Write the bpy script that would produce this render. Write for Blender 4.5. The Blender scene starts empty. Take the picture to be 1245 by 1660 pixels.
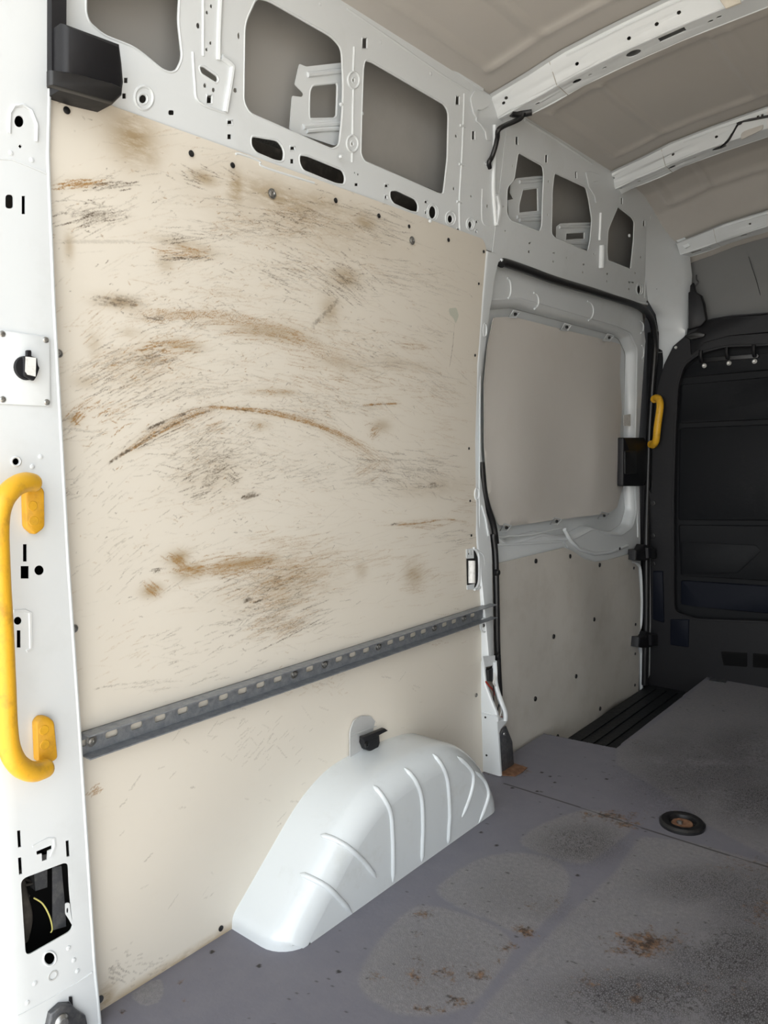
import bpy, bmesh, math, random
import numpy as np
from mathutils import Vector
from mathutils.geometry import delaunay_2d_cdt

random.seed(7); rng = np.random.default_rng(11)
C = bpy.context.scene.collection
scene = bpy.context.scene

# ------------------------------------------------------------------ camera
FL = 1247.0; CX, CY = 622.5, 830.0
CAM = Vector((1.34, 0.0, 1.1))
YAW, PIT, ROL = math.radians(39.75), math.radians(5.2), math.radians(-0.75)
FW = Vector((-math.sin(YAW)*math.cos(PIT), math.cos(YAW)*math.cos(PIT), -math.sin(PIT)))
_r0 = Vector((math.cos(YAW), math.sin(YAW), 0)); _u0 = _r0.cross(FW)
RT = math.cos(ROL)*_r0 + math.sin(ROL)*_u0
UP = -math.sin(ROL)*_r0 + math.cos(ROL)*_u0
cd = bpy.data.cameras.new('camera'); cam = bpy.data.objects.new('camera', cd); C.objects.link(cam)
cd.sensor_fit = 'HORIZONTAL'; cd.sensor_width = 36.0; cd.lens = FL/1245*36.0; cd.clip_start = 0.02
from mathutils import Matrix
m3 = Matrix((RT, UP, -FW)).transposed()
cam.matrix_world = Matrix.Translation(CAM) @ m3.to_4x4()
scene.camera = cam

# ------------------------------------------------------------------ light
scene.view_settings.view_transform = 'Standard'; scene.view_settings.look = 'None'
scene.view_settings.gamma = 1.0; scene.view_settings.use_curve_mapping = False
scene.view_settings.exposure = 0.14
w = bpy.data.worlds.new('sky'); scene.world = w; w.use_nodes = True
bg = w.node_tree.nodes['Background']; bg.inputs[1].default_value = 1.0
_n = w.node_tree                                # soft overcast sky, brighter towards the open side behind the van
_tc = _n.nodes.new('ShaderNodeTexCoord'); _dp = _n.nodes.new('ShaderNodeVectorMath'); _dp.operation = 'DOT_PRODUCT'
_dp.inputs[1].default_value = Vector((.52, -.84, .16)).normalized(); _n.links.new(_tc.outputs['Generated'], _dp.inputs[0])
_rp = _n.nodes.new('ShaderNodeValToRGB'); _n.links.new(_dp.outputs['Value'], _rp.inputs[0]); _n.links.new(_rp.outputs[0], bg.inputs[0])
_rp.color_ramp.elements[0].position = .50; _rp.color_ramp.elements[0].color = (.40, .46, .54, 1)
_rp.color_ramp.elements[1].position = .97; _rp.color_ramp.elements[1].color = (3.5, 3.6, 3.65, 1)
scene.cycles.diffuse_bounces = 8
sd = bpy.data.lights.new('sun', 'SUN'); sd.energy = 18.0; sd.angle = math.radians(0.6); sd.color = (1.0, 0.95, 0.87)
sun = bpy.data.objects.new('sun', sd); C.objects.link(sun)
sun.rotation_euler = Vector((-0.60, -0.16, -0.78)).to_track_quat('-Z', 'Y').to_euler()   # from the van's right, high

# ------------------------------------------------------------------ geometry helpers
PZ = [-.2, 0, .3, .57, .8, 1.1, 1.34, 1.56, 1.70, 2.30]
PX = [0.0, 0.0, -.002, -.010, -.030, -.035, -.025, -.003, .014, .100]
def prof(z): return float(np.interp(z, PZ, PX))
def ray(px, py): return FW*FL + RT*(px-CX) - UP*(py-CY)
def hit(px, py, ax, v):
    d = ray(px, py); t = (v-CAM[ax])/d[ax]; return CAM + d*t
def WP(px, py, off=0.0):                       # a point on the bowed side wall
    x = off
    for _ in range(6):
        p = hit(px, py, 0, x); x = prof(p.z)+off
    return p
TILES = dict(P=(0,0,1), A=(0,0,2.964), B=(380,0,2.964), C=(740,0,2.465), D=(740,380,2.465), E=(0,400,3.32), F=(0,850,3.69),
             G=(0,1260,3.1125), H=(340,1120,2.394), I=(740,850,2.465), J=(560,1240,1.8175), K=(980,480,4.698), L=(980,780,3.951),
             M=(720,860,3.775), N=(900,0,3.609), O=(760,100,5.1875), Q=(1000,300,5.082), R=(740,1050,6.225), S=(120,960,3.662),
             T=(460,940,3.662), U=(740,380,3.194))
def T_(t, x, y):
    a, b, s = TILES[t]; return a+x/s, b+y/s
def wyz(t, x, y, off=0.0):
    p = WP(*T_(t, x, y), off); return (p.y, p.z)
def wpoly(t, pts, off=0.0): return [wyz(t, x, y, off) for x, y in pts]
def well(t, x, y, rx, ry=None, off=0.0, n=20):
    ry = rx if ry is None else ry
    return [wyz(t, x+rx*math.cos(a), y+ry*math.sin(a), off) for a in [2*math.pi*k/n for k in range(n)]]
def wslot(t, x, y, w_, h_, off=0.0): return wpoly(t, [(x-w_/2,y-h_/2),(x+w_/2,y-h_/2),(x+w_/2,y+h_/2),(x-w_/2,y+h_/2)], off)
def rpoly(pts, r, n=5):
    out = []; N = len(pts)
    for i in range(N):
        a, b, c = Vector(pts[i-1]), Vector(pts[i]), Vector(pts[(i+1) % N])
        u = (a-b); v = (c-b); lu, lv = u.length, v.length
        if lu < 1e-6 or lv < 1e-6: continue
        k = min(r, .45*lu, .45*lv); p0 = b+u/lu*k; p1 = b+v/lv*k
        for j in range(n+1):
            t = j/n; q = p0*(1-t)**2 + b*2*t*(1-t) + p1*t*t; out.append(tuple(q))
    return out
def smooth_path(pts, n=6, closed=False):
    P = [Vector(p) for p in pts]; N = len(P); out = []
    rngi = range(N) if closed else range(N-1)
    for i in rngi:
        p0 = P[i-1] if (i > 0 or closed) else P[0]; p1 = P[i]; p2 = P[(i+1) % N]
        p3 = P[(i+2) % N] if (i+2 < N or closed) else P[-1]
        for j in range(n):
            t = j/n
            out.append(.5*((2*p1)+(-p0+p2)*t+(2*p0-5*p1+4*p2-p3)*t*t+(-p0+3*p1-3*p2+p3)*t**3))
    if not closed: out.append(P[-1])
    return out
def inside(x, y, poly):
    poly = np.asarray(poly); X = poly[:,0]; Y = poly[:,1]; X2 = np.roll(X,-1); Y2 = np.roll(Y,-1)
    res = np.zeros(np.shape(x), bool)
    for a, b, c, d in zip(X, Y, X2, Y2):
        if b == d: continue
        res ^= ((b > y) != (d > y)) & (x < (c-a)*(y-b)/(d-b)+a)
    return res

class MB:
    def __init__(s): s.v = []; s.f = []
    def add(s, vs, fs):
        b = len(s.v); s.v += [tuple(p) for p in vs]; s.f += [tuple(i+b for i in f) for f in fs]; return s
    def box(s, x0, x1, y0, y1, z0, z1):
        vs = [(x,y,z) for x in (x0,x1) for y in (y0,y1) for z in (z0,z1)]
        return s.add(vs, [(0,1,3,2),(4,6,7,5),(0,4,5,1),(2,3,7,6),(0,2,6,4),(1,5,7,3)])
    def prism(s, pts, d):                         # polygon of 3-D points pushed along vector d
        n = len(pts); P = [Vector(p) for p in pts]; d = Vector(d)
        vs = P+[p+d for p in P]
        fs = [tuple(range(n))[::-1], tuple(range(n, 2*n))]+[(i, (i+1) % n, n+(i+1) % n, n+i) for i in range(n)]
        return s.add(vs, fs)
    def bprism(s, pts, d, bev):                    # prism whose far face is chamfered inward
        n = len(pts); P = [Vector(p) for p in pts]; d = Vector(d); c = sum(P, Vector())/n
        L = d.length; dn = d/L
        def sh(p, k): return p+(c-p).normalized()*k
        rings = [P, [p+dn*(L-bev) for p in P], [sh(p, bev*.35)+dn*(L-bev*.35) for p in P], [sh(p, bev)+d for p in P]]
        vs = [q for r in rings for q in r]; fs = []
        for k in range(3): fs += [(k*n+i, k*n+(i+1) % n, (k+1)*n+(i+1) % n, (k+1)*n+i) for i in range(n)]
        fs += [tuple(range(n))[::-1], tuple(range(3*n, 4*n))]
        return s.add(vs, fs)
    def tube(s, path, r, n=10, closed=False, cap=True, radii=None):
        P = [Vector(p) for p in path]; N = len(P); b = len(s.v); up = None
        for i, p in enumerate(P):
            a = P[i-1] if (i > 0 or closed) else P[i]; c = P[(i+1) % N] if (i < N-1 or closed) else P[i]
            t = (c-a).normalized()
            if up is None:
                up = Vector((0,0,1)) if abs(t.z) < .9 else Vector((1,0,0))
            u = (up - t*up.dot(t)).normalized(); v = t.cross(u); up = u
            rr = radii[i] if radii else r
            for k in range(n):
                an = 2*math.pi*k/n; s.v.append(tuple(p+(u*math.cos(an)+v*math.sin(an))*rr))
        M = N if closed else N-1
        for i in range(M):
            for k in range(n):
                j = (i+1) % N
                s.f.append((b+i*n+k, b+i*n+(k+1) % n, b+j*n+(k+1) % n, b+j*n+k))
        if cap and not closed:
            s.f.append(tuple(b+k for k in range(n))[::-1]); s.f.append(tuple(b+(N-1)*n+k for k in range(n)))
        return s
    def lathe(s, c, ax, prof_, n=24):              # prof_: (radius, height along ax)
        c = Vector(c); ax = Vector(ax).normalized(); t = Vector((0,0,1)) if abs(ax.z) < .9 else Vector((1,0,0))
        u = ax.cross(t).normalized(); v = ax.cross(u); b = len(s.v)
        for (r, h) in prof_:
            for k in range(n):
                a = 2*math.pi*k/n; s.v.append(tuple(c+ax*h+(u*math.cos(a)+v*math.sin(a))*r))
        for i in range(len(prof_)-1):
            for k in range(n): s.f.append((b+i*n+k, b+i*n+(k+1) % n, b+(i+1)*n+(k+1) % n, b+(i+1)*n+k))
        if prof_[-1][0] > 0: s.f.append(tuple(b+(len(prof_)-1)*n+k for k in range(n)))
        return s
    def grid(s, rows):
        b = len(s.v); m = len(rows[0])
        for r in rows: s.v += [tuple(p) for p in r]
        for i in range(len(rows)-1):
            for j in range(m-1): s.f.append((b+i*m+j, b+i*m+j+1, b+(i+1)*m+j+1, b+(i+1)*m+j))
        return s
    def plate(s, outline, holes, mapf, thick, grid=.06, lip=0.0):
        """outline/holes in (u,v); mapf(u,v,d) gives the 3-D point, d = depth behind the face"""
        loops = [outline]+list(holes); V = []; E = []
        for L in loops:
            b = len(V); n = len(L); V += [Vector((p[0], p[1])) for p in L]; E += [(b+i, b+(i+1) % n) for i in range(n)]
        o = np.array(outline); u0, v0 = o.min(0); u1, v1 = o.max(0)
        gu = np.arange(u0+grid*.5, u1, grid); gv = np.arange(v0+grid*.5, v1, grid)
        if len(gu) and len(gv):
            GU, GV = np.meshgrid(gu, gv); GU = GU.ravel(); GV = GV.ravel(); ok = inside(GU, GV, outline)
            for h in holes: ok &= ~inside(GU, GV, h)
            V += [Vector((a, b)) for a, b in zip(GU[ok], GV[ok])]
        r = delaunay_2d_cdt(V, E, [], 0, 1e-6); vo, fo = r[0], r[2]
        P = np.array([(p.x, p.y) for p in vo]); F = np.array([f for f in fo if len(f) == 3])
        cen = P[F].mean(1); ok = inside(cen[:,0], cen[:,1], outline)
        for h in holes: ok &= ~inside(cen[:,0], cen[:,1], h)
        F = F[ok]; b = len(s.v); n = len(P)
        s.v += [tuple(mapf(a, c, 0)) for a, c in P]+[tuple(mapf(a, c, thick)) for a, c in P]
        cnt = {}
        for f in F:
            f = [int(i) for i in f]
            s.f.append((b+f[0], b+f[1], b+f[2])); s.f.append((b+n+f[2], b+n+f[1], b+n+f[0]))
            for i in range(3):
                e = (f[i], f[(i+1) % 3]); 
                if (e[1], e[0]) in cnt: del cnt[(e[1], e[0])]
                else: cnt[e] = 1
        for (i, j) in cnt: s.f.append((b+j, b+i, b+n+i, b+n+j))
        if lip > 0:
            for h in holes:
                ctr = np.array(h).mean(0); sz = np.ptp(np.array(h), axis=0).min()
                if sz < lip*4: continue
                s.tube([mapf(p[0], p[1], lip*.55) for p in h], lip, 6, closed=True)
        return s
    def build(s, name, mat, parent=None, smooth=True, angle=38):
        me = bpy.data.meshes.new(name); me.from_pydata(s.v, [], s.f); me.validate()
        bm = bmesh.new(); bm.from_mesh(me); bmesh.ops.recalc_face_normals(bm, faces=bm.faces); bm.to_mesh(me); bm.free()
        me.materials.append(mat); o = bpy.data.objects.new(name, me); C.objects.link(o)
        if smooth:
            me.polygons.foreach_set('use_smooth', [True]*len(me.polygons)); me.set_sharp_from_angle(angle=math.radians(angle))
        if parent is not None:
            o.parent = parent; o.matrix_parent_inverse = Matrix.Translation(-parent.location)
        return o
def wall_map(off, extra=None):
    def f(u, v, d):
        e = extra(u, v) if extra else 0.0
        return (prof(v)+off+e-d, u, v)
    return f
def tag(o, label, cat, group=None, kind=None):
    if label: o['label'] = label
    if cat: o['category'] = cat
    if group: o['group'] = group
    if kind: o['kind'] = kind
    return o
def thing(name, label, cat, loc=(0,0,0), group=None):
    o = bpy.data.objects.new(name, None); o.location = loc; o.empty_display_size = .05; C.objects.link(o)
    return tag(o, label, cat, group)
def struct(o, label=None):
    o['kind'] = 'structure'
    if label: o['label'] = label
    return o

# ------------------------------------------------------------------ materials
def mat(name, col, rough=.5, metal=0.0, noise=None, bump=None, spec=.5, coat=0.0):
    """noise = (scale, amount, colour2[, stretch]); bump = (scale, strength)"""
    m = bpy.data.materials.new(name); m.use_nodes = True; nt = m.node_tree; b = nt.nodes['Principled BSDF']
    b.inputs['Base Color'].default_value = (*col, 1); b.inputs['Roughness'].default_value = rough
    b.inputs['Metallic'].default_value = metal; b.inputs['Specular IOR Level'].default_value = spec
    b.inputs['Coat Weight'].default_value = coat; b.inputs['Coat Roughness'].default_value = .08
    tc = nt.nodes.new('ShaderNodeTexCoord')
    if noise:
        n = nt.nodes.new('ShaderNodeTexNoise'); n.inputs['Scale'].default_value = noise[0]; n.inputs['Detail'].default_value = 6
        n.inputs['Roughness'].default_value = .65
        mp = nt.nodes.new('ShaderNodeMapping')
        if len(noise) > 3: mp.inputs['Scale'].default_value = noise[3]
        nt.links.new(tc.outputs['Object'], mp.inputs[0]); nt.links.new(mp.outputs[0], n.inputs['Vector'])
        rp = nt.nodes.new('ShaderNodeValToRGB'); rp.color_ramp.elements[0].position = .5-noise[1]*.25+.08; rp.color_ramp.elements[1].position = .78
        rp.color_ramp.elements[0].color = (*col, 1); rp.color_ramp.elements[1].color = (*noise[2], 1)
        nt.links.new(n.outputs['Fac'], rp.inputs[0]); nt.links.new(rp.outputs[0], b.inputs['Base Color'])
    if bump:
        n2 = nt.nodes.new('ShaderNodeTexNoise'); n2.inputs['Scale'].default_value = bump[0]; n2.inputs['Detail'].default_value = 3
        nt.links.new(tc.outputs['Object'], n2.inputs['Vector'])
        bp = nt.nodes.new('ShaderNodeBump'); bp.inputs['Strength'].default_value = bump[1]; bp.inputs['Distance'].default_value = .002
        nt.links.new(n2.outputs['Fac'], bp.inputs['Height']); nt.links.new(bp.outputs[0], b.inputs['Normal'])
    return m
WHITE = mat('white_body_paint', (.685,.72,.74), .32, noise=(5,.1,(.63,.66,.67)), bump=(9,.12), coat=.25)
WHITE2 = mat('white_gloss_paint', (.68,.725,.75), .2, noise=(14,.1,(.62,.655,.66)), bump=(8,.05), coat=.5)
GREYP = mat('grey_primer', (.50,.48,.45), .42, noise=(3,.1,(.46,.44,.415)), bump=(6,.25))
SKIN = mat('outer_skin_primer', (.42,.41,.39), .45, noise=(2.5,.2,(.36,.35,.33)), bump=(4,.3))
BLACK = mat('black_plastic', (.009,.009,.011), .48, bump=(60,.25), spec=.35)
BLACKG = mat('black_rubber', (.012,.012,.013), .38, bump=(40,.1))
NAVY = mat('dark_blue_plastic', (.005,.007,.014), .6, bump=(70,.3), spec=.2)
BULK = mat('charcoal_panel', (.008,.009,.011), .6, noise=(6,.1,(.011,.012,.014)), bump=(90,.3), spec=.22)
HOLE = mat('dark_cavity', (.006,.006,.006), .9)  # near black that puts the shade of hollows into the colour
DUST_SHADE = mat('dusty_cavity_shade', (.05,.045,.04), .9, noise=(30,.4,(.12,.11,.09)), bump=(40,.6))  # dusty loom colour, also painted shade behind the frame slots
YEL = mat('yellow_plastic', (.76,.42,.025), .42, noise=(28,.25,(.45,.24,.03)), bump=(120,.25))
YEL2 = mat('worn_yellow_plastic', (.68,.36,.02), .45, noise=(35,.3,(.42,.22,.03)), bump=(120,.25))
GALV = mat('galvanised_steel', (.20,.215,.24), .45, .35, noise=(60,.9,(.34,.355,.37)), bump=(150,.5))
STEEL = mat('steel_screw', (.42,.42,.41), .35, .9, noise=(200,.5,(.15,.14,.13)))
DSTEEL = mat('dull_dark_steel', (.10,.105,.115), .5, .6, noise=(60,.6,(.2,.2,.2)), bump=(90,.4))
RUST = mat('rust', (.16,.075,.04), .85, noise=(50,.6,(.28,.16,.09)), bump=(80,.9))
DOORB = mat('grey_door_board', (.66,.635,.60), .5, noise=(3,.3,(.62,.59,.55)), bump=(5,.2))
DOORL = mat('cream_door_board', (.56,.54,.50), .5, noise=(7,.4,(.48,.455,.41)), bump=(5,.25))
LABEL = mat('white_label', (.75,.75,.73), .5, noise=(90,.4,(.5,.5,.48)))
GREYW = mat('grey_metal_tab', (.50,.51,.51), .4, .1, noise=(12,.3,(.42,.42,.42)))
REDW = mat('red_wire', (.35,.03,.02), .4); WHW = mat('white_wire', (.6,.6,.58), .4); YELW = mat('yellow_wire', (.65,.6,.2), .4)
GROUND = mat('pale_paving', (.50,.47,.43), .9, noise=(1.5,.4,(.44,.41,.38)), bump=(5,.5))
SILLM = mat('black_tread', (.007,.008,.010), .5, bump=(45,1.0))

def N_(nt, t, **k):
    n = nt.nodes.new(t)
    for a, v in k.items():
        if a.startswith('i_'): n.inputs[a[2:].replace('_', ' ')].default_value = v
        else: setattr(n, a, v)
    return n
def mixc(nt, fac, a, b):
    m = nt.nodes.new('ShaderNodeMix'); m.data_type = 'RGBA'
    for sock, val in ((m.inputs[0], fac), (m.inputs[6], a), (m.inputs[7], b)):
        if isinstance(val, (tuple, float, int)):
            sock.default_value = (*val, 1) if isinstance(val, tuple) else val
        else: nt.links.new(val, sock)
    return m.outputs[2]
def mth(nt, op, a, b=None, clamp=False):
    m = nt.nodes.new('ShaderNodeMath'); m.operation = op; m.use_clamp = clamp
    for i, val in enumerate((a, b)):
        if val is None: continue
        if isinstance(val, (int, float)): m.inputs[i].default_value = val
        else: nt.links.new(val, m.inputs[i])
    return m.outputs[0]

def board_material():
    m = bpy.data.materials.new('scuffed_cream_board'); m.use_nodes = True; nt = m.node_tree; b = nt.nodes['Principled BSDF']
    b.inputs['Roughness'].default_value = .42; b.inputs['Coat Weight'].default_value = .12; b.inputs['Coat Roughness'].default_value = .3
    tc = N_(nt, 'ShaderNodeTexCoord'); at = N_(nt, 'ShaderNodeAttribute', attribute_name='wear')
    sp = N_(nt, 'ShaderNodeSeparateColor'); nt.links.new(at.outputs['Color'], sp.inputs[0])
    def noise(sc, st=(1,1,1), det=5):
        mp = N_(nt, 'ShaderNodeMapping'); mp.inputs['Scale'].default_value = st
        n = N_(nt, 'ShaderNodeTexNoise'); n.inputs['Scale'].default_value = sc; n.inputs['Detail'].default_value = det; n.inputs['Roughness'].default_value = .7
        nt.links.new(tc.outputs['Object'], mp.inputs[0]); nt.links.new(mp.outputs[0], n.inputs['Vector']); return n.outputs['Fac']
    big = noise(2.2, (1,1,1), 4); fine = noise(260, (1,.5,1.4), 2); mid = noise(22, (1,.35,1), 6)
    base = mixc(nt, mth(nt, 'MULTIPLY', mth(nt, 'SUBTRACT', big, .35, True), .9, True), (.695,.655,.58), (.665,.62,.54))
    base = mixc(nt, mth(nt, 'MULTIPLY', mth(nt, 'SUBTRACT', mid, .60, True), .8, True), base, (.55,.485,.39))
    brk = mth(nt, 'MULTIPLY', mth(nt, 'SUBTRACT', fine, .22, True), 3.6, True)
    smf = mth(nt, 'MULTIPLY', sp.outputs[2], mth(nt, 'MULTIPLY', mth(nt, 'SUBTRACT', mth(nt, 'ADD', mth(nt, 'MULTIPLY', mid, .6), mth(nt, 'MULTIPLY', noise(75, (1,.3,1.2), 5), .5)), .33, True), 4.2, True), True)
    c = mixc(nt, smf, base, (.36,.275,.165))
    c = mixc(nt, mth(nt, 'MULTIPLY', sp.outputs[0], brk, True), c, (.33,.185,.06))
    c = mixc(nt, mth(nt, 'MULTIPLY', sp.outputs[1], brk, True), c, (.11,.085,.06))
    c = mixc(nt, at.outputs['Alpha'], c, (.47,.50,.42))
    nt.links.new(c, b.inputs['Base Color'])
    bp = N_(nt, 'ShaderNodeBump'); bp.inputs['Strength'].default_value = .15; bp.inputs['Distance'].default_value = .002
    nt.links.new(mid, bp.inputs['Height']); nt.links.new(bp.outputs[0], b.inputs['Normal'])
    return m
def floor_material():
    m = bpy.data.materials.new('worn_grey_floor_paint'); m.use_nodes = True; nt = m.node_tree; b = nt.nodes['Principled BSDF']
    b.inputs['Roughness'].default_value = .62
    tc = N_(nt, 'ShaderNodeTexCoord'); at = N_(nt, 'ShaderNodeAttribute', attribute_name='wear')
    sp = N_(nt, 'ShaderNodeSeparateColor'); nt.links.new(at.outputs['Color'], sp.inputs[0])
    def noise(sc, det=5, st=(1,1,1)):
        mp = N_(nt, 'ShaderNodeMapping'); mp.inputs['Scale'].default_value = st; nt.links.new(tc.outputs['Object'], mp.inputs[0])
        n = N_(nt, 'ShaderNodeTexNoise'); n.inputs['Scale'].default_value = sc; n.inputs['Detail'].default_value = det; n.inputs['Roughness'].default_value = .65
        nt.links.new(mp.outputs[0], n.inputs['Vector']); return n.outputs['Fac']
    big = noise(5, 6); mid = noise(17, 6); fine = noise(90, 5)
    paint = mixc(nt, mth(nt, 'MULTIPLY', mth(nt, 'SUBTRACT', mid, .4, True), 2.0, True), (.165,.163,.195), (.190,.187,.213))
    worn_lightened = mixc(nt, mth(nt, 'MULTIPLY', mth(nt, 'SUBTRACT', fine, .4, True), 3.0, True), (.190,.186,.198), (.256,.251,.260))
    c = mixc(nt, mth(nt, 'MULTIPLY', sp.outputs[0], mth(nt, 'ADD', mid, .5), True), paint, worn_lightened)
    vo = N_(nt, 'ShaderNodeTexVoronoi', feature='DISTANCE_TO_EDGE'); vo.inputs['Scale'].default_value = 165
    mp = N_(nt, 'ShaderNodeMapping'); mp.inputs['Scale'].default_value = (1.5,1,1); nt.links.new(tc.outputs['Object'], mp.inputs[0]); nt.links.new(mp.outputs[0], vo.inputs['Vector'])
    cell = mth(nt, 'SUBTRACT', 1.0, mth(nt, 'MULTIPLY', vo.outputs['Distance'], 5.0, True), True)
    dk = mth(nt, 'MULTIPLY', mth(nt, 'SUBTRACT', mth(nt, 'ADD', mth(nt, 'MULTIPLY', big, .6), mth(nt, 'MULTIPLY', fine, .7)), .52, True), 9.0, True)
    dkm = mth(nt, 'MULTIPLY', sp.outputs[1], mth(nt, 'MULTIPLY', dk, mth(nt, 'ADD', mth(nt, 'MULTIPLY', cell, .9), .12)), True)
    c = mixc(nt, dkm, c, (.022,.021,.021))
    rs = mth(nt, 'MULTIPLY', mth(nt, 'SUBTRACT', mth(nt, 'ADD', mth(nt, 'MULTIPLY', sp.outputs[2], .42), mth(nt, 'ADD', mth(nt, 'MULTIPLY', noise(130, 6), .55), mth(nt, 'MULTIPLY', noise(32, 5), .75))), .905, True), 7.0, True)
    rcol = mixc(nt, mth(nt, 'MULTIPLY', mth(nt, 'SUBTRACT', noise(60, 4), .42, True), 4.0, True), (.05,.035,.028), (.26,.15,.085))
    c = mixc(nt, mth(nt, 'MULTIPLY', rs, mth(nt, 'GREATER_THAN', sp.outputs[2], .02)), c, rcol)
    c = mixc(nt, at.outputs['Alpha'], c, (.02,.018,.017))
    nt.links.new(c, b.inputs['Base Color'])
    bp = N_(nt, 'ShaderNodeBump'); bp.inputs['Strength'].default_value = .35; bp.inputs['Distance'].default_value = .0015
    nt.links.new(mth(nt, 'ADD', fine, mth(nt, 'MULTIPLY', mth(nt, 'MULTIPLY', cell, sp.outputs[0]), .8)), bp.inputs['Height']); nt.links.new(bp.outputs[0], b.inputs['Normal'])
    return m
BOARD = board_material(); FLOOR = floor_material()

# vectorised pixel -> surface
_F = np.array(FW)*FL; _R = np.array(RT); _U = np.array(UP); _C = np.array(CAM)
def hitN(px, py, ax, v):
    d = _F[None]+_R[None]*(px-CX)[:,None]-_U[None]*(py-CY)[:,None]
    t = (v-_C[ax])/d[:,ax]; return _C[None]+d*t[:,None]
def wallN(px, py):
    x = np.zeros_like(px)
    for _ in range(5):
        p = hitN(px, py, 0, x); x = np.interp(p[:,2], PZ, PX)
    return p
def grid_mesh(name, U, V, pos, masks, m, keep=None):
    nu, nv = len(U), len(V)
    co = pos.reshape(-1, 3).astype(np.float32)
    I = np.arange(nu*nv).reshape(nv, nu)
    q = np.stack([I[:-1,:-1], I[:-1,1:], I[1:,1:], I[1:,:-1]], -1).reshape(-1, 4)
    if keep is not None: q = q[keep.reshape(-1)]
    me = bpy.data.meshes.new(name); me.vertices.add(len(co)); me.vertices.foreach_set('co', co.ravel())
    me.loops.add(q.size); me.loops.foreach_set('vertex_index', q.ravel().astype(np.int32))
    me.polygons.add(len(q)); me.polygons.foreach_set('loop_start', (np.arange(len(q))*4).astype(np.int32))
    me.polygons.foreach_set('use_smooth', np.ones(len(q), bool)); me.update(calc_edges=True)
    a = me.color_attributes.new('wear', 'FLOAT_COLOR', 'POINT')
    a.data.foreach_set('color', masks.reshape(-1, 4).astype(np.float32).ravel())
    me.materials.append(m); o = bpy.data.objects.new(name, me); C.objects.link(o); return o

# ================================================================== SETTING
# ground outside
struct(MB().box(-14,16,-16,12,-.72,-.62).build('ground', GROUND, smooth=False))

SX = [0, .07, .2, .3, .45, .6, .925, 1.25, 1.4, 1.55, 1.65, 1.78, 1.85]
SZ = [2.085, 2.118, 2.145, 2.17, 2.19, 2.205, 2.222, 2.205, 2.19, 2.17, 2.145, 2.118, 2.085]
def skin(x): return float(np.interp(x, SX, SZ))
def drop(y): return float(np.interp(y, [0, 3.1, 3.25, 3.4, 3.55, 3.72], [0, 0, .012, .055, .14, .22]))
def roof_z(x, y):
    z = skin(x)-drop(y)
    def ridge(d, w_=.006, h=.004): return h*math.exp(-(d/w_)**2)
    for (a, b) in ((.62, 1.93), (2.30, 2.80), (3.12, 3.36)):
        if a <= y <= b:
            for xx in (.135, .30, .62, .67, 1.18, 1.23, 1.55): z -= ridge(x-xx)
            z += .004 if (.15 < x < .285 or .31 < x < .61) else 0
        for yy in (a, b):
            if .12 < x < 1.7: z -= ridge(y-yy, .016, .005)
    return z
xs = np.concatenate([np.arange(.03, .75, .0075), np.arange(.75, 1.83, .03)]); ys = np.arange(.55, 3.745, .012)
ce = MB().grid([[(x, y, roof_z(x, y)) for x in xs] for y in ys]); struct(ce.build('ceiling', GREYP, angle=80))
struct(MB().box(-.16, 2.0, .5, 3.8, 2.26, 2.28).build('trim_1', WHITE, smooth=False), 'outer roof sheet above the ribbed roof lining')

# left outer skin, right wall
L = MB(); zz = np.arange(-.12, 2.40, .08)
L.grid([[(-.10+.9*prof(z) + .0, y, z) for y in np.arange(.50, 3.80, .1)] for z in zz]); 
struct(L.build('wall_left', SKIN))
Rw = MB(); Rw.grid([[(1.85-prof(z), y, z) for y in np.arange(.50, 3.80, .1)] for z in np.arange(-.12, 2.3, .08)])
struct(Rw.build('wall_right', mat('cream_board_plain', (.60,.55,.47), .5)))

# load floor
fu = np.arange(0, 1.853, .0035); fv = np.arange(.60, 3.665, .0035)
FU, FV = np.meshgrid(fu, fv)
fm = np.zeros((len(fv), len(fu), 4)); 
def floor_poly(t, pts): 
    out = []
    for x, y in pts:
        p = hit(*T_(t, x, y), 2, 0.0); out.append((p.x, p.y))
    return out
def blur(a, k):
    for _ in range(k):
        a = (a+np.roll(a,1,0)+np.roll(a,-1,0)+np.roll(a,1,1)+np.roll(a,-1,1))/5
    return a
worn_lightened = np.zeros(FU.shape)
for pp in ([(225,410),(330,430),(440,470),(505,530),(460,600),(400,680),(340,725),(250,742),(150,735),(80,700),(35,650),(50,590),(110,500),(180,430)],
           [(255,372),(330,310),(400,272),(500,255),(600,270),(645,300),(665,340),(645,400),(590,460),(530,512),(430,460),(330,420)],
           [(500,232),(560,180),(640,150),(720,125),(830,165),(845,190),(800,230),(700,300),(600,268)]):
    worn_lightened = np.maximum(worn_lightened, inside(FU, FV, rpoly(floor_poly('J', pp), .05)).astype(float))
big = floor_poly('J', [(350,800),(420,700),(540,560),(680,420),(790,320),(870,210),(1010,225),(1245,290),(1700,420),(1700,1200),(350,1200)])
worn_lightened = np.maximum(worn_lightened, inside(FU, FV, big).astype(float)*.85)
far = floor_poly('I', [(640,900),(800,790),(1000,620),(1600,700),(2000,1500),(1245,1330),(1000,1200),(860,1090),(640,960)])
worn_lightened = np.maximum(worn_lightened, inside(FU, FV, far)*.7)  # far wear, made stronger to stand in for missing light
fm[...,0] = blur(worn_lightened, 3)
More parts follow.
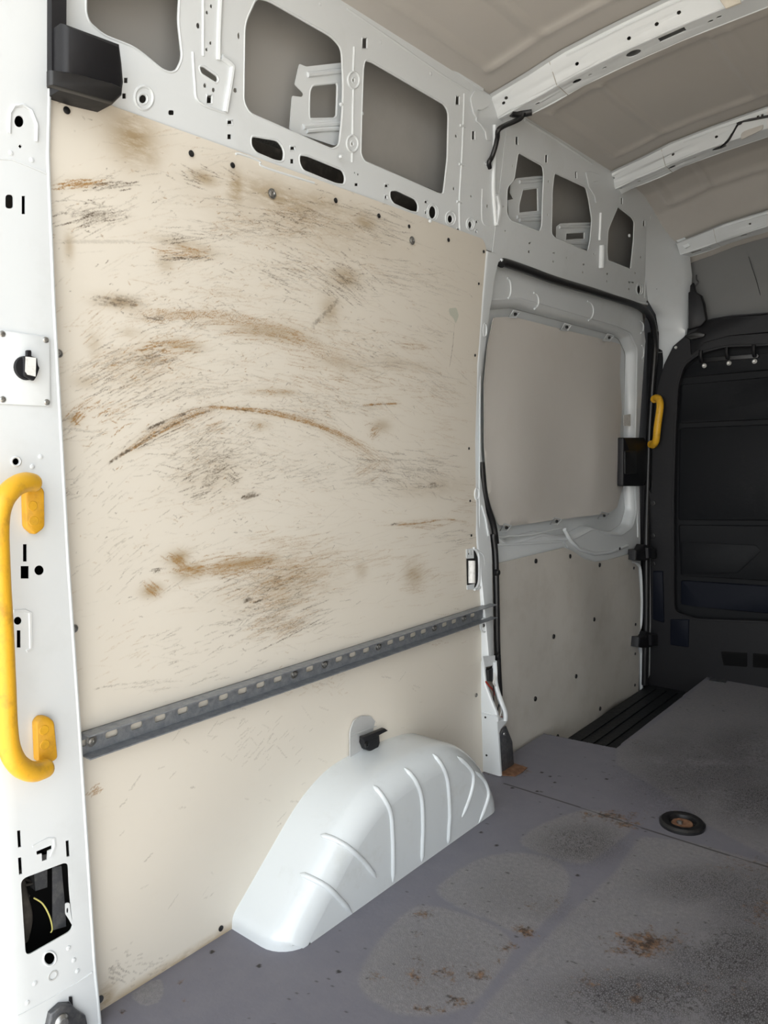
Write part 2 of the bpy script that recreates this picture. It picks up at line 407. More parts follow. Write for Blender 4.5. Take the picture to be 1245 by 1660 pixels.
def blob(t, x, y, rx, ry, amp, ch, soft=1.6):
    c = hit(*T_(t, x, y), 2, 0.0); a = hit(*T_(t, x+rx, y), 2, 0.0); b = hit(*T_(t, x, y+ry), 2, 0.0)
    e1 = np.array([a.x-c.x, a.y-c.y]); e2 = np.array([b.x-c.x, b.y-c.y]); M = np.linalg.inv(np.array([e1, e2]).T)
    dx = FU-c.x; dy = FV-c.y; q = (M[0,0]*dx+M[0,1]*dy)**2+(M[1,0]*dx+M[1,1]*dy)**2
    q = q/(2.2 if ch == 2 else 1); fm[...,ch] = np.maximum(fm[...,ch], amp*np.exp(-q**(.8 if ch == 2 else soft)))
for a in ((690,230,130,60,.9,1),(1060,350,190,60,.8,1),(1150,560,220,120,1,1),(900,680,320,90,1,1),(1250,400,200,120,.8,1),(600,420,80,40,.35,1),(1200,720,200,120,1,1),
          (480,380,120,70,.25,1),(230,600,160,120,.25,1)): blob('J', *a)
for a in ((1000,1000,320,160,.85,1),(1150,900,220,110,.8,1),(850,900,180,70,.6,1),(1200,1100,200,120,1,1),(900,850,120,60,.3,1)): blob('I', *a)
for a in ((880,525,110,40,1.0,2),(240,435,50,18,.75,2),(480,535,35,15,.9,2),(535,490,40,22,.9,2),(210,620,40,45,.8,2),(300,620,60,45,.7,2),(400,615,50,28,.8,2),(325,695,45,20,.9,2),
          (235,720,60,16,.8,2),(90,625,50,25,.6,2),(215,570,20,30,.7,2),(575,425,70,28,.62,2),(625,398,30,12,.8,2),(720,640,80,60,.62,2),(850,690,30,16,1.0,2),(870,650,14,40,.8,2),
          (780,150,110,16,.85,2),(830,170,40,22,.9,2),(700,640,40,60,.5,2),(1180,300,110,50,.62,2),(1230,430,60,70,.7,2),(690,220,130,50,.42,2),(210,490,20,20,.7,2),(450,580,20,12,.8,2),
          (900,700,200,60,.45,2),(1100,640,200,80,.45,2)): blob('J', *a)
for a in ((210,985,70,22,1,2),(720,870,30,30,.55,2),(760,830,40,14,.5,2),(600,1165,60,20,.7,2)): blob('I', *a)
for a in ((910,1040,26,16,.9,2),(935,1130,26,14,.9,2),(620,1180,30,14,.8,2),(1070,880,16,8,.8,2),(800,1010,90,60,.42,2),(1070,970,24,12,.7,2)): blob('G', *a)
fm[...,0] = np.maximum(fm[...,0], inside(FU, FV, rpoly(floor_poly('G', [(650,1100),(740,1040),(815,1010),(828,1100),(790,1145),(720,1155)]), .02))*.9)
# board joint and screw dots
ya = 2.072
fm[...,3] = np.maximum(fm[...,3], (np.abs(FV-ya-.004*np.sin(FU*7)) < .0028)*(FU > .10)*.8)
def dot(t, x, y, r, amp=1):
    c = hit(*T_(t, x, y), 2, 0.0); fm[...,3] = np.maximum(fm[...,3], (((FU-c.x)**2+(FV-c.y)**2) < r*r)*amp)
for t, x, y in (('R',945,1300),('R',990,1360),('R',815,1448),('R',860,1258),('R',565,1415),('I',600,1018),('H',503,1090),('H',190,1067),('H',10,1013),('G',1070,882),('J',684,325),('J',445,237),('J',400,198)):
    dot(t, x, y, .0055)
for _ in range(420):
    x = random.uniform(.2, 1.3); y = random.uniform(.8, 3.4); r = random.choice([.0018,.002,.003]); fm[...,3] = np.maximum(fm[...,3], (((FU-x)**2/(random.choice([1,4]))+(FV-y)**2) < r*r)*.7)
pos = np.stack([FU, FV, np.zeros_like(FU)], -1)
cu = (FU[:-1,:-1]+.00175); cv = (FV[:-1,:-1]+.00175)
CUT = [(-.02,2.532),(.105,2.547),(.268,2.567),(.262,3.70),(-.02,3.70)]
keep = ~inside(cu, cv, CUT)
fl = grid_mesh('floor', fu, fv, pos, fm, FLOOR, keep); struct(fl)
e = MB(); P_ = [(0,2.532,0),(.105,2.547,0),(.268,2.567,0),(.262,3.66,0)]
for a, b in zip(P_, P_[1:]): e.add([(a[0],a[1],.0005),(b[0],b[1],.0005),(b[0],b[1],-.10),(a[0],a[1],-.10)], [(0,1,2,3)])
e.add([(-.02,.56,.0005),(1.85,.56,.0005),(1.85,.60,.0005),(-.02,.60,.0005)], [(0,1,2,3)])
e.box(-.1,1.9,.55,.60,-.3,0)
struct(e.build('trim_2', BLACK, smooth=False), 'dark cut edge of the load floor')
s_ = MB().box(-.005,.272,2.50,3.60,-.12,-.085)
for k in range(5): s_.box(.03+.05*k, .05+.05*k, 2.60, 3.55, -.086, -.080)
o = s_.build('step_tread', SILLM, smooth=False); tag(o, 'black plastic step tread sunk in the floor below the sliding door', 'step')
# box added under the floor to stop light leaks; wall behind the bulkhead
struct(MB().box(-.2,1.95,.58,3.76,-.30,-.125).build('trim_light_block', HOLE, smooth=False), 'added box below the load floor that blocks stray light')
struct(MB().box(-.2,1.95,3.76,3.80,-.3,2.3).build('wall_front', BULK, smooth=False))

# ================================================================== REAR CORNER PILLAR
PXX = .045
PTZ = [-.15,.025,.12,.377,.613,.88,1.126,1.344,1.6,1.7,2.2]; PTX = [.031,.031,.022,.016,.009,.0,-.002,-.004,.001,.017,.09]
def dpx(z): return float(np.interp(z, PTZ, PTX))-.031
def pyz(t, x, y, off=0.0):
    e_ = 0.0
    for _ in range(5): p = hit(*T_(t, x, y), 0, PXX+off+e_); e_ = dpx(p.z)
    return (p.y, p.z)
def bow(*roots):
    for o_ in bpy.data.objects:
        a = o_
        while a.parent is not None: a = a.parent
        if a in roots and o_.type == 'MESH':
            for v in o_.data.vertices:
                v.co.x += dpx(v.co.z)
def ppoly(t, pts, off=0.0): return [pyz(t, x, y, off) for x, y in pts]
def pell(t, x, y, rx, ry=None, off=0.0, n=22):
    ry = ry or rx; return [pyz(t, x+rx*math.cos(2*math.pi*k/n), y+ry*math.sin(2*math.pi*k/n), off) for k in range(n)]
def pslot(t, x, y, w_, h_): return ppoly(t, [(x-w_/2,y-h_/2),(x+w_/2,y-h_/2),(x+w_/2,y+h_/2),(x-w_/2,y+h_/2)])
pil = thing('rear_corner_pillar', 'white painted rear door pillar with punched holes, at the left edge', 'pillar', (.0,.62,0))
holes = [pell('A',92,583,23,28), pell('A',97,703,9,11,n=4), rpoly(ppoly('A',[(26,935),(64,935),(64,1002),(26,1002)]),.006), pslot('A',113,985,17,88),
         pell('E',85,1156,18), pslot('F',150,171,24,104), pslot('F',149,287,50,75), pell('F',235,275,29), pell('F',107,577,24), pslot('F',113,686,24,104),
         ppoly('G',[(86,270),(104,267),(108,352),(91,356)]), ppoly('G',[(91,407),(109,403),(114,487),(96,492)]), ppoly('G',[(331,321),(348,317),(353,399),(336,403)]),
         ppoly('G',[(184,374),(262,342),(262,362),(241,372),(238,416),(212,424),(210,385),(186,392)]),
         rpoly(ppoly('G',[(104,515),(344,425),(350,560),(368,770),(130,905)]),.012,6), pell('G',250,914,28,32)]
y0p, y1p = .50, .702
outl = [(y0p,-.15),(y1p,-.15),(y1p,2.16),(y0p,2.16)]
def pm(off):
    def f(u, v, d):
        a = max(0, u-(y1p-.014))/.014; b = max(0, .552-u)/.05
        return (PXX+off-d-.014*(1-math.sqrt(max(0,1-min(1,a)**2)))-.02*min(1,b)**2, u, v)
    return f
ZS = list(np.arange(-.15, 2.17, .055)); mb = MB(); mb.plate([(y1p-k,-.15) for k in (.012,.008,.005,.002)]+[(y1p, z) for z in ZS]+[(y1p-k,ZS[-1]) for k in (.002,.005,.008,.012)]+[(y0p, z) for z in ZS[::-1]], holes, pm(0), .0025, grid=.03)
for a_, b_z in zip(ZS, ZS[1:]): mb.box(-.10, PXX-.012, y1p-.003, y1p, a_, b_z)          # return towards the board
mb.tube([(PXX-.0045, y1p-.005, z) for z in ZS], .0042, 8)
# raised pressings and seams
def emboss_ring(mb_, t, x, y, rx, ry, off=0.0, r=.002, fn=None):
    fn = fn or pyz
    pts = [fn(t, x+rx*math.cos(a), y+ry*math.sin(a)) for a in [2*math.pi*k/20 for k in range(20)]]
    mb_.tube([(PXX+off, p[0], p[1]) if fn is pyz else (prof(p[1])+off, p[0], p[1]) for p in pts], r, 6, closed=True)
mb.tube([(PXX, *pyz('A', x, y)) for x, y in [(45,640),(48,545),(70,510),(110,505),(150,530),(178,600),(175,680)]], .003, 6)
mb.tube([(PXX-.001, *pyz('F', x, y)) for x, y in [(80,520),(150,515),(180,530),(185,740),(160,758)]], .0035, 6)
mb.tube([(PXX-.001, *pyz('G', x, y)) for x, y in [(165,350),(240,310),(272,310),(275,350),(255,400)]], .003, 6)
mb.tube([(PXX-.0005, *pyz('A', x, y)) for x, y in [(-20,762),(60,768),(222,832)]], .0018, 6)
mb.tube([(PXX-.0005, *pyz('G', x, y)) for x, y in [(90,1205),(250,1120),(440,1005),(465,985)]], .0018, 6)
emboss_ring(mb, 'G', 250, 914, 32, 36); emboss_ring(mb, 'E', 85, 1156, 24, 24)
for t, x, y in (('A',52,735),('A',152,769),('E',173,1183),('E',218,1130),('G',175,1040),('G',372,923),('G',390,978),('G',138,1138),('G',345,862)):
    mb.lathe((PXX, *pyz(t, x, y)), (1,0,0), [(.0045,-.001),(.004,.0012),(.002,.002),(0,.0022)], 12)
mb.build('pillar_panel', WHITE, pil)
cav = MB()  # black sheets put in as the shade inside the hollow pillar
for a_, b_z in zip(ZS, ZS[1:]): cav.box(-.09,-.085,.45,.70,a_,b_z); cav.box(-.09,PXX-.04,.44,.45,a_,b_z); cav.box(-.09,-.01,.690,.694,a_,b_z)
cav.build('cavity_shade', HOLE, pil)
jk = MB()
for k in range(9):
    a = pyz('G', random.uniform(120,220), random.uniform(560,860)); 
    pth = smooth_path([(-.02+random.uniform(-.02,.02), a[0]+random.uniform(-.012,.012), a[1]+random.uniform(-.02,.02)) for _ in range(4)], 5)
    jk.tube(pth, .0022, 6)
jk.tube(smooth_path([(-.01,*pyz('G',150,520)),(-.01,*pyz('G',175,640)),(0,*pyz('G',190,760)),(-.01,*pyz('G',185,880))],6), .012, 10)
jk.build('wiring_loom', DUST_SHADE, pil)
jb = MB(); jb.plate(ppoly('G',[(225,440),(300,430),(300,600),(240,620)]), [], lambda u,v,d: (.0-d,u,v), .02, .05)
jb.plate(ppoly('G',[(300,480),(345,470),(365,700),(368,780),(300,800)]), [], lambda u,v,d: (.02-d,u,v), .002, .05); jb.build('inner_bracket', DSTEEL, pil)
MB().tube(smooth_path([(.02,*pyz('G',x,y)) for x,y in [(205,635),(250,665),(285,730),(298,790),(290,812)]],6), .0014, 6).build('thin_wire', YELW, pil)
tab = MB(); tab.plate(rpoly(ppoly('G',[(330,635),(350,632),(358,700),(372,760),(345,712),(330,690)]),.004), [pell('G',340,672,5,14)], lambda u,v,d:(PXX+.0005-d,u,v), .002, .05); tab.build('locating_tab', WHITE, pil)
MB().lathe((PXX-.001,*pyz('G',267,1000)),(1,0,0),[(.009,-.002),(.009,.002),(.0065,.002),(.006,-.001),(0,-.001)]).build('plug', GREYW, pil)
sl = MB(); [sl.box(-.01,.036,.485,.50,a_,b_z) for a_, b_z in zip(ZS, ZS[1:])]; sl.build('seal_strip', BLACKG, pil)
# latch bracket at the pillar foot
br = thing('door_striker_bracket', 'dark steel angled bracket with one bolt at the foot of the rear pillar', 'bracket', (PXX,*pyz('G',330,1200)))
b_ = MB(); pts = ppoly('G',[(215,1290),(240,1180),(290,1135),(345,1130),(372,1160),(418,1190),(428,1240),(420,1300)])
b_.bprism([(PXX+.001,p[0],p[1]) for p in pts],(.012,0,0),.004); b_.build('bracket_plate', DSTEEL, br)
b2 = MB(); b2.lathe((PXX+.012,*pyz('G',290,1213)),(1,0,0),[(.013,0),(.013,.004),(.009,.008),(.0085,.012),(0,.013)],20); b2.build('bolt', STEEL, br)
MB().prism([(PXX+.0012,*p) for p in ppoly('G',[(345,1105),(360,1105),(364,1150),(345,1125)])],(.002,0,0)).build('shim', BLACKG, br)

# socket plate
sp_ = thing('socket_plate', 'white square cover plate with a black twist socket, screwed to the pillar', 'cover plate', (PXX,*pyz('E',130,650)))
q = MB(); pts = rpoly(ppoly('E',[(-45,440),(262,487),(268,860),(-45,845)]),.004); q.bprism([(PXX+.0008,*p) for p in pts],(.0028,0,0),.001); q.build('plate', LABEL if False else WHITE, sp_)
for x, y in ((7,470),(241,502),(10,822),(247,838)):
    MB().lathe((PXX+.003,*pyz('E',x,y)),(1,0,0),[(.0055,0),(.0055,.0012),(.004,.003),(.0018,.0034),(.0015,.0022),(0,.002)],16).build('screw', STEEL, sp_)
MB().lathe((PXX+.0035,*pyz('E',131,655)),(1,0,0),[(.0205,0),(.0205,.004),(.019,.006),(0,.0065)],28).build('socket', BLACK, sp_)
q = MB(); q.bprism([(PXX+.0095,*p) for p in rpoly(ppoly('E',[(103,595),(122,590),(122,560),(146,560),(146,592),(178,602),(182,640),(192,655),(176,700),(160,725),(110,700),(104,690)]),.002)],(.006,0,0),.0015); q.build('socket_cap', BLACK, sp_)
MB().prism([(PXX+.016,*p) for p in ppoly('E',[(113,595),(170,602),(167,702),(124,692),(111,675)])],(.0006,0,0)).build('paper_label', LABEL, sp_)

# yellow grab handle
gh = thing('grab_handle', 'large yellow grab handle on the white rear pillar', 'grab handle', (PXX,*pyz('P',60,1000)))
def gp(px, py, x):
    e_ = 0.0
    for _ in range(5): p = hit(px, py, 0, x+e_); e_ = dpx(p.z)
    return (x, p.y, p.z)
path = smooth_path([gp(58,784,.075),gp(40,782,.088),gp(20,792,.100),gp(4,814,.108),gp(-3,850,.11),gp(-1,930,.11),gp(4,1020,.11),gp(8,1110,.11),gp(11,1180,.11),gp(17,1218,.108),gp(32,1242,.100),gp(55,1251,.088),gp(80,1243,.075)],7)
n = len(path); rad = [.0155+.0015*min(1,min(i,n-1-i)/6) for i in range(n)]; rad[0] = rad[-1] = .010; rad[1] = rad[-2] = .0145
MB().tube(path, .017, 20, radii=rad).build('grip', YEL, gh)
for nm, t, pts, cc in (('mount','E',[(112,1330),(140,1300),(200,1290),(216,1310),(218,1510),(165,1550),(118,1508)],((175,1394),(181,1476))),
                       ('mount','F',[(190,1175),(215,1142),(262,1138),(300,1168),(320,1390),(270,1420),(200,1410)],((263,1231),(268,1318)))):
    mm = MB(); mm.bprism([(PXX+.001,*p) for p in rpoly(ppoly(t,pts),.006)],(.016,0,0),.004); mo = mm.build(nm, YEL2, gh)
    for x, y in cc:
        a = pyz(t,x,y,.017); c_ = MB().lathe((PXX+.0165,*a),(1,0,0),[(.0085,0),(.0085,.0012),(.0078,.0018),(0,.002)],20).build('screw_cap', YEL, mo); c_.matrix_parent_inverse = Matrix()

bow(pil, br, sp_, gh)
# black plastic corner cover, top left
bc = thing('corner_cover', 'black plastic corner housing at the top of the rear pillar', 'plastic cover', (.05,.85,1.8))
def fr(t, pts, off): return [(prof(p[1])+off, *p) for p in wpoly(t, pts, off)]
m1 = MB(); m1.bprism([(p[0]-.055,p[1],p[2]) for p in fr('A',[(300,105),(575,205),(590,300),(600,400),(592,450),(548,497),(420,465),(300,425)],.06)],(.06,0,0),.012); m1.build('housing', BLACK, bc)
m1 = MB(); m1.bprism([(p[0]-.035,p[1],p[2]) for p in fr('A',[(246,-200),(322,-200),(322,320),(322,430),(246,410)],.03)],(.035,0,0),.006); m1.build('upright_cover', BLACK, bc)
m1 = MB(); m1.bprism([(p[0]-.01,p[1],p[2]) for p in fr('A',[(238,335),(330,345),(545,400),(592,425),(590,455),(548,495),(238,408)],.072)],(.012,0,0),.006); m1.build('lower_lip', BLACKG, bc)

# ================================================================== UPPER SIDE FRAME, rear bay
uf = thing('side_frame_panel', 'white pressed steel frame with large cut-outs above the scuffed board, rear bay', 'body panel', (.03,1.4,1.9))
W1 = rpoly(wpoly('A',[(413,-120),(870,-120),(858,100),(878,280),(850,340),(820,350),(780,335),(690,260),(640,225),(500,170),(430,110),(413,60)]),.012)
W2 = rpoly(wpoly('B',[(118,-10),(170,-10),(470,165),(515,215),(520,300),(500,310),(330,330),(320,600),(370,655),(505,655),(505,700),(470,718),(75,545),(45,490),(50,120)]),.012)
W2 = rpoly(wpoly('B',[(100,0),(118,-10),(165,0),(470,175),(517,230),(525,420),(520,560),(505,700),(470,718),(75,545),(45,490),(50,110)]),.02)
W3 = rpoly(wpoly('B',[(628,285),(660,295),(1010,500),(1030,540),(1025,760),(1005,935),(980,930),(625,775),(608,740),(612,560),(620,330)]),.014)
S1 = rpoly(wpoly('B',[(80,650),(210,672),(242,720),(238,778),(200,775),(105,735),(80,700)]),.012)
S2 = rpoly(wpoly('B',[(312,742),(350,745),(520,815),(535,850),(530,888),(490,885),(330,820),(312,780)]),.012)
S3 = rpoly(wpoly('B',[(747,915),(780,912),(870,955),(886,985),(882,1022),(850,1018),(765,980),(747,950)]),.010)
hl = [W1, W2, W3, S1, S2, S3, well('B',952,1020,19,34), well('B',1037,1052,14,22), well('B',1133,1080,11,20), well('B',572,385,8,12), well('B',566,690,8,12)]
for t, x, y, w_, h_ in (('A',605,386,18,26),('A',597,461,18,26),('A',1104,587,26,26),('A',1102,657,18,24),('B',279,712,24,24),('B',277,775,16,22),('B',626,208,26,54),('B',586,887,16,14),
                        ('B',730,893,18,20),('B',728,947,14,20),('B',920,970,15,18),('B',920,1021,12,18),('B',1072,483,20,44),('B',1148,650,17,44),('B',1075,1103,16,16),('B',1164,1065,12,16),('B',1161,1111,10,16),('B',1205,790,8,20)):
    hl.append(wslot(t,x,y,w_,h_))
hl += [well('A',687,475,23,27), rpoly(wslot('A',823,541,28,24),.004), well('A',952,123,9,14), well('A',1015,30,6,9), well('A',995,60,6,9), well('A',1012,207,6,9), well('A',993,238,6,9),
       rpoly(wpoly('A',[(955,318),(975,313),(1045,362),(1052,385),(1040,402),(965,355)]),.008), well('A',985,411,8,11), well('A',1026,432,8,11), wslot('A',1006,477,28,44),
       well('A',1130,434,9,12), well('A',1147,172,6,16), well('B',1065,653,5,8), well('B',1054,906,5,8), well('B',578,830,3,5), well('B',594,838,4,6), well('B',1137,943,4,6), well('B',1215,990,4,8)]
ub = MB(); ub.plate([(.58,1.695),(2.145,1.695),(2.145,2.145),(.58,2.145)], hl, wall_map(0), .0022, .08, lip=.0028)
def wl(t, pts, off=0.0, sm=True):
    P3 = [(prof(p[1])+off, *p) for p in wpoly(t, pts)]
    return smooth_path(P3, 4) if sm else P3
emw = lambda m_, t, x, y, rx, ry, r=.002: m_.tube([(prof(p[1]), *p) for p in well(t, x, y, rx, ry)], r, 6, closed=True)
emw(ub,'A',690,470,44,56,.003); emw(ub,'B',1038,1050,24,34,.0025); emw(ub,'B',952,1020,27,42,.0015); emw(ub,'B',572,385,27,40,.003); emw(ub,'B',566,690,27,40,.003); emw(ub,'B',1136,1082,16,26,.002)
ub.tube(wl('B',[(575,225),(572,300),(570,345)]), .003, 6); ub.tube(wl('B',[(571,430),(568,540),(567,645)]), .003, 6); ub.tube(wl('B',[(565,735),(564,780)]), .003, 6)
ub.tube(wl('B',[(1103,450),(1095,700),(1080,970),(1083,1140)]), .003, 6)
for x, y in ((1095,605),(1090,790),(1080,970)): ub.tube(wl('B',[(x-12,y-2),(x+12,y+2)]), .004, 6)
# raised pressed bracket with bead
ub.tube(wl('A',[(925,250),(935,400),(955,490),(1080,542)]), .003, 6); ub.tube(wl('A',[(1060,275),(1105,310),(1112,345),(1080,540)],.002), .006, 8); ub.tube(wl('A',[(975,-50),(975,150),(975,270)]), .003, 6); ub.tube(wl('A',[(1060,-60),(1050,150),(1048,290)],.001), .0055, 8)
ub.tube(wl('B',[(530,-40),(800,150),(1010,300),(1190,430)]), .006, 8); ub.tube(wl('B',[(540,40),(800,220),(1000,360),(1130,440)],-.003), .0045, 8)
for x, y in ((412,18),(703,200),(944,352)):
    ub.lathe((prof(2.05), *wyz('B',x,y)), (1,0,0), [(.011,-.003),(.008,.003),(.003,.006),(0,.006)], 8)
for x, y in ((490,760),(517,500),(905,1070),(615,545)): ub.lathe((prof(1.9)-.002, *wyz('B',x,y)), (1,0,0), [(.005,-.002),(.004,.004),(0,.005)], 10)
ub.tube(wl('A',[(232,405),(370,465),(620,570),(900,680),(1100,765),(1245,790)],-.001), .003, 6)
ub.tube(wl('B',[(0,745),(20,740),(115,775),(140,805),(380,880)],.002), .003, 6)
ub.build('pressed_panel', WHITE, uf)
rb = MB(); k1 = wpoly('B',[(312,306),(345,320),(540,298),(540,665),(480,700),(300,640),(265,620),(278,460),(325,466),(333,450),(290,405)], -.035)
rb.plate(rpoly(k1,.004), [rpoly(wpoly('B',[(375,408),(490,395),(497,410),(492,558),(480,570),(362,572),(360,540),(362,440)],-.035),.008)], wall_map(-.035), .002, .05, lip=.003)
for z_ in ([(350,360),(440,350),(530,338)], [(330,610),(430,600),(530,592)], [(345,630),(430,622),(530,618)]): rb.tube([(prof(p[1])-.034,*p) for p in wpoly('B',z_,-.035)], .006, 8)
rb.build('reinforcement_bracket', WHITE, uf)
# inner strips behind the slots
for k, (t, pts) in enumerate((('B',[(70,690),(260,760)]),('B',[(300,760),(560,860)]),('B',[(740,930),(900,1000)]))):
    a, b = wpoly(t, pts, -.06); fo = MB(); fo.prism([(prof(1.75)-.055,a[0],a[1]+.012),(prof(1.75)-.055,b[0],b[1]+.012),(prof(1.75)-.045,b[0],b[1]+.024),(prof(1.75)-.045,a[0],a[1]+.024)],(.002,0,.002)); fo.build('inner_rail', STEEL, uf)
MB().grid([[(-.10+.9*prof(z)+.008, y, z) for y in np.arange(.60,2.14,.1)] for z in np.arange(1.64,1.875,.03)]).build('slot_shade_sheet', DUST_SHADE, uf)  # dark sheet added for the shade seen through the slots

# ================================================================== UPPER SIDE FRAME, door bay
uf2 = thing('side_frame_panel', 'white pressed steel frame with three smaller cut-outs above the sliding door', 'body panel', (.03,2.8,1.9))
A1 = rpoly(wpoly('C',[(247,608),(345,662),(350,700),(345,800),(342,905),(333,926),(215,880),(200,850),(203,750),(230,720)]),.012)
A2 = rpoly(wpoly('C',[(392,690),(518,748),(530,800),(542,880),(535,960),(525,1006),(395,950),(380,935),(383,760)]),.012)
A3 = rpoly(wpoly('C',[(645,825),(700,868),(711,885),(708,960),(696,1076),(605,1040),(602,1000),(606,920)]),.010)
hl = [A1, A2, A3]
for x, y, w_, h_ in ((67,541,14,38),(241,562,12,34),(359,634,11,32),(477,700,9,28),(660,803,9,26),(749,893,9,24),(80,886,10,12),(77,926,8,12),(292,971,10,10),(290,1006,8,10),(388,1010,9,9),(386,1044,7,10),
                     (507,1056,8,9),(505,1088,6,8),(603,1094,7,8),(601,1124,5,8),(690,1128,7,9),(705,1129,10,5),(689,1155,5,8),(124,971,8,12),(714,1091,5,7),(110,1160,5,10),(187,825,4,8),(368,725,5,9),(366,858,5,9),(225,663,4,10),(440,1030,4,8)):
    if x < 100 and y < 560: continue
    hl.append(wslot('C',x,y,w_,h_))
hl += [well('C',144,1029,9,13), well('C',729,1157,8,18), well('C',549,1014,4,6), well('C',736,1028,3,5), well('C',195,922,3,4), well('C',590,1000,3,3)]
hl = [h for h in hl if min(p[0] for p in h) > 2.15]
ub = MB()
top = [(3.50,2.03),(3.46,2.06),(3.38,2.085),(3.2,2.112),(3.0,2.135),(2.147,2.145)]
bot = wpoly('D',[(150,150),(155,125),(165,110),(190,105),(400,175),(600,235),(700,262)])
ub.plate([(2.147,1.60)]+bot+[(3.42,1.69)]+[(3.45,1.72),(3.46,1.9)]+top, hl, wall_map(0), .0022, .08, lip=.0025)
emw(ub,'C',144,1029,15,20,.002); emw(ub,'C',55,895,16,24,.0025); emw(ub,'C',731,1155,14,24,.0025)
ub.tube(wl('C',[(150,500),(148,640),(145,760),(155,900)],.002), .007, 8); ub.tube(wl('C',[(155,780),(165,830),(155,900)],.003), .009, 8)
ub.tube(wl('C',[(575,850),(570,960)],.001), .006, 8); ub.tube(wl('C',[(578,980),(575,1070)],.002), .014, 10)
ub.tube(wl('C',[(270,480),(400,560),(540,655)],.0), .005, 8); ub.tube(wl('C',[(775,865),(762,1000),(750,1190)],-.001), .003, 6)
ub.tube(wl('C',[(175,1040),(380,1110),(700,1200),(760,1215)],.001), .006, 8); ub.tube(wl('C',[(103,755),(102,880),(130,905)],-.001), .003, 6)
for t, x, y in (('C',500,720),('C',510,725),('D',690,5)): ub.lathe((prof(1.95)-.002, *wyz(t,x,y)), (1,0,0), [(.007,-.002),(.006,.004),(0,.005)], 10)
ub.build('pressed_panel', WHITE, uf2)
rb = MB()
rb.plate(rpoly(wpoly('C',[(232,720),(240,712),(362,700),(360,890),(345,925),(240,895),(210,870),(205,800),(228,795),(215,770),(218,735)],-.035),.003),
         [rpoly(wpoly('C',[(265,757),(325,750),(327,845),(250,852),(250,820)],-.035),.005)], wall_map(-.035), .002, .05, lip=.003)
for z_ in ([(250,728),(350,718)], [(240,868),(345,862)], [(250,880),(345,876)]): rb.tube([(prof(p[1])-.034,*p) for p in wpoly('C',z_,-.035)], .006, 8)
rb.plate(rpoly(wpoly('C',[(400,905),(415,893),(545,888),(545,960),(530,1000),(400,962)],-.035),.003),
         [rpoly(wpoly('C',[(438,932),(512,926),(512,956),(436,960)],-.035),.005)], wall_map(-.035), .002, .05, lip=.003)
for z_ in ([(410,908),(540,903)], [(430,970),(540,975)]): rb.tube([(prof(p[1])-.034,*p) for p in wpoly('C',z_,-.035)], .005, 8)
rb.build('reinforcement_bracket', WHITE, uf2)

# ================================================================== SCUFFED BOARDS
B0, B1, BZ, BT = .690, 2.112, .552, 1.722
SP = .0017
bu = np.arange(B0, B1, SP); bv = np.arange(BZ, BT, SP); nb = len(bu); mbv = len(bv)
wear = np.zeros((mbv, nb, 4))
def splat(px, py, amp, ch, wid=0):
    p = wallN(px, py); iu = ((p[:,1]-B0)/SP); iv = ((p[:,2]-BZ)/SP)
    offs = [(0,0)] if wid == 0 else [(a, b) for a in range(-wid, wid+1) for b in range(-wid, wid+1) if a*a+b*b <= wid*wid+.5]
    for a, b in offs:
        i = np.round(iu+a).astype(int); j = np.round(iv+b).astype(int); ok = (i >= 0)&(i < nb)&(j >= 0)&(j < mbv)
        f = 1.0 if (a == 0 and b == 0) else .6
        np.maximum.at(wear[...,ch], (j[ok], i[ok]), (amp[ok] if isinstance(amp, np.ndarray) else amp)*f)
def stroke(pts, amp, ch, wid=0, brk=.0, spread=0.0):
    P = np.array([list(p) for p in smooth_path([(a, b) for a, b in pts], 8)]) if len(pts) > 2 else np.array(pts, float)
    d = np.r_[0, np.cumsum(np.hypot(*np.diff(P, axis=0).T))]; n_ = max(4, int(d[-1]*1.6)); s = np.linspace(0, d[-1], n_)
    x = np.interp(s, d, P[:,0]); y = np.interp(s, d, P[:,1])+rng.normal(0, .35, n_)+rng.normal(0, spread, n_)
    t = s/d[-1]; a = amp*np.minimum(1, np.minimum(t, 1-t)*6+.15)*np.clip(1-brk*rng.random(n_)*1.6, 0, 1)
    k = np.clip(np.interp(s, np.linspace(0, d[-1], max(3, n_//7)), rng.random(max(3, n_//7)))*1.5, .15, 1)
    splat(x, y, a*k, ch, wid)
def flow(x, y):
    if y < 820: s = (x-370)/520.0
    else: s = -.22
    if y < 390 and x < 260: s = -.22
    return s
def cluster(x, y, rx, ry, n_, ln, amp, ch, ang=None, wid=0, jit=.12):
    for _ in range(n_):
        a = x+rng.normal(0, rx*.5); b = y+rng.normal(0, ry*.5)
        s = (flow(a, b) if ang is None else ang)+rng.normal(0, jit); L_ = ln*rng.uniform(.3, 1.3)
        dx = L_/math.hypot(1, s)/2; c = rng.normal(0, .02)*L_
        stroke([(a-dx, b-s*dx), (a, b-c), (a+dx, b+s*dx)], amp*rng.uniform(.35, 1), ch, wid, .5)
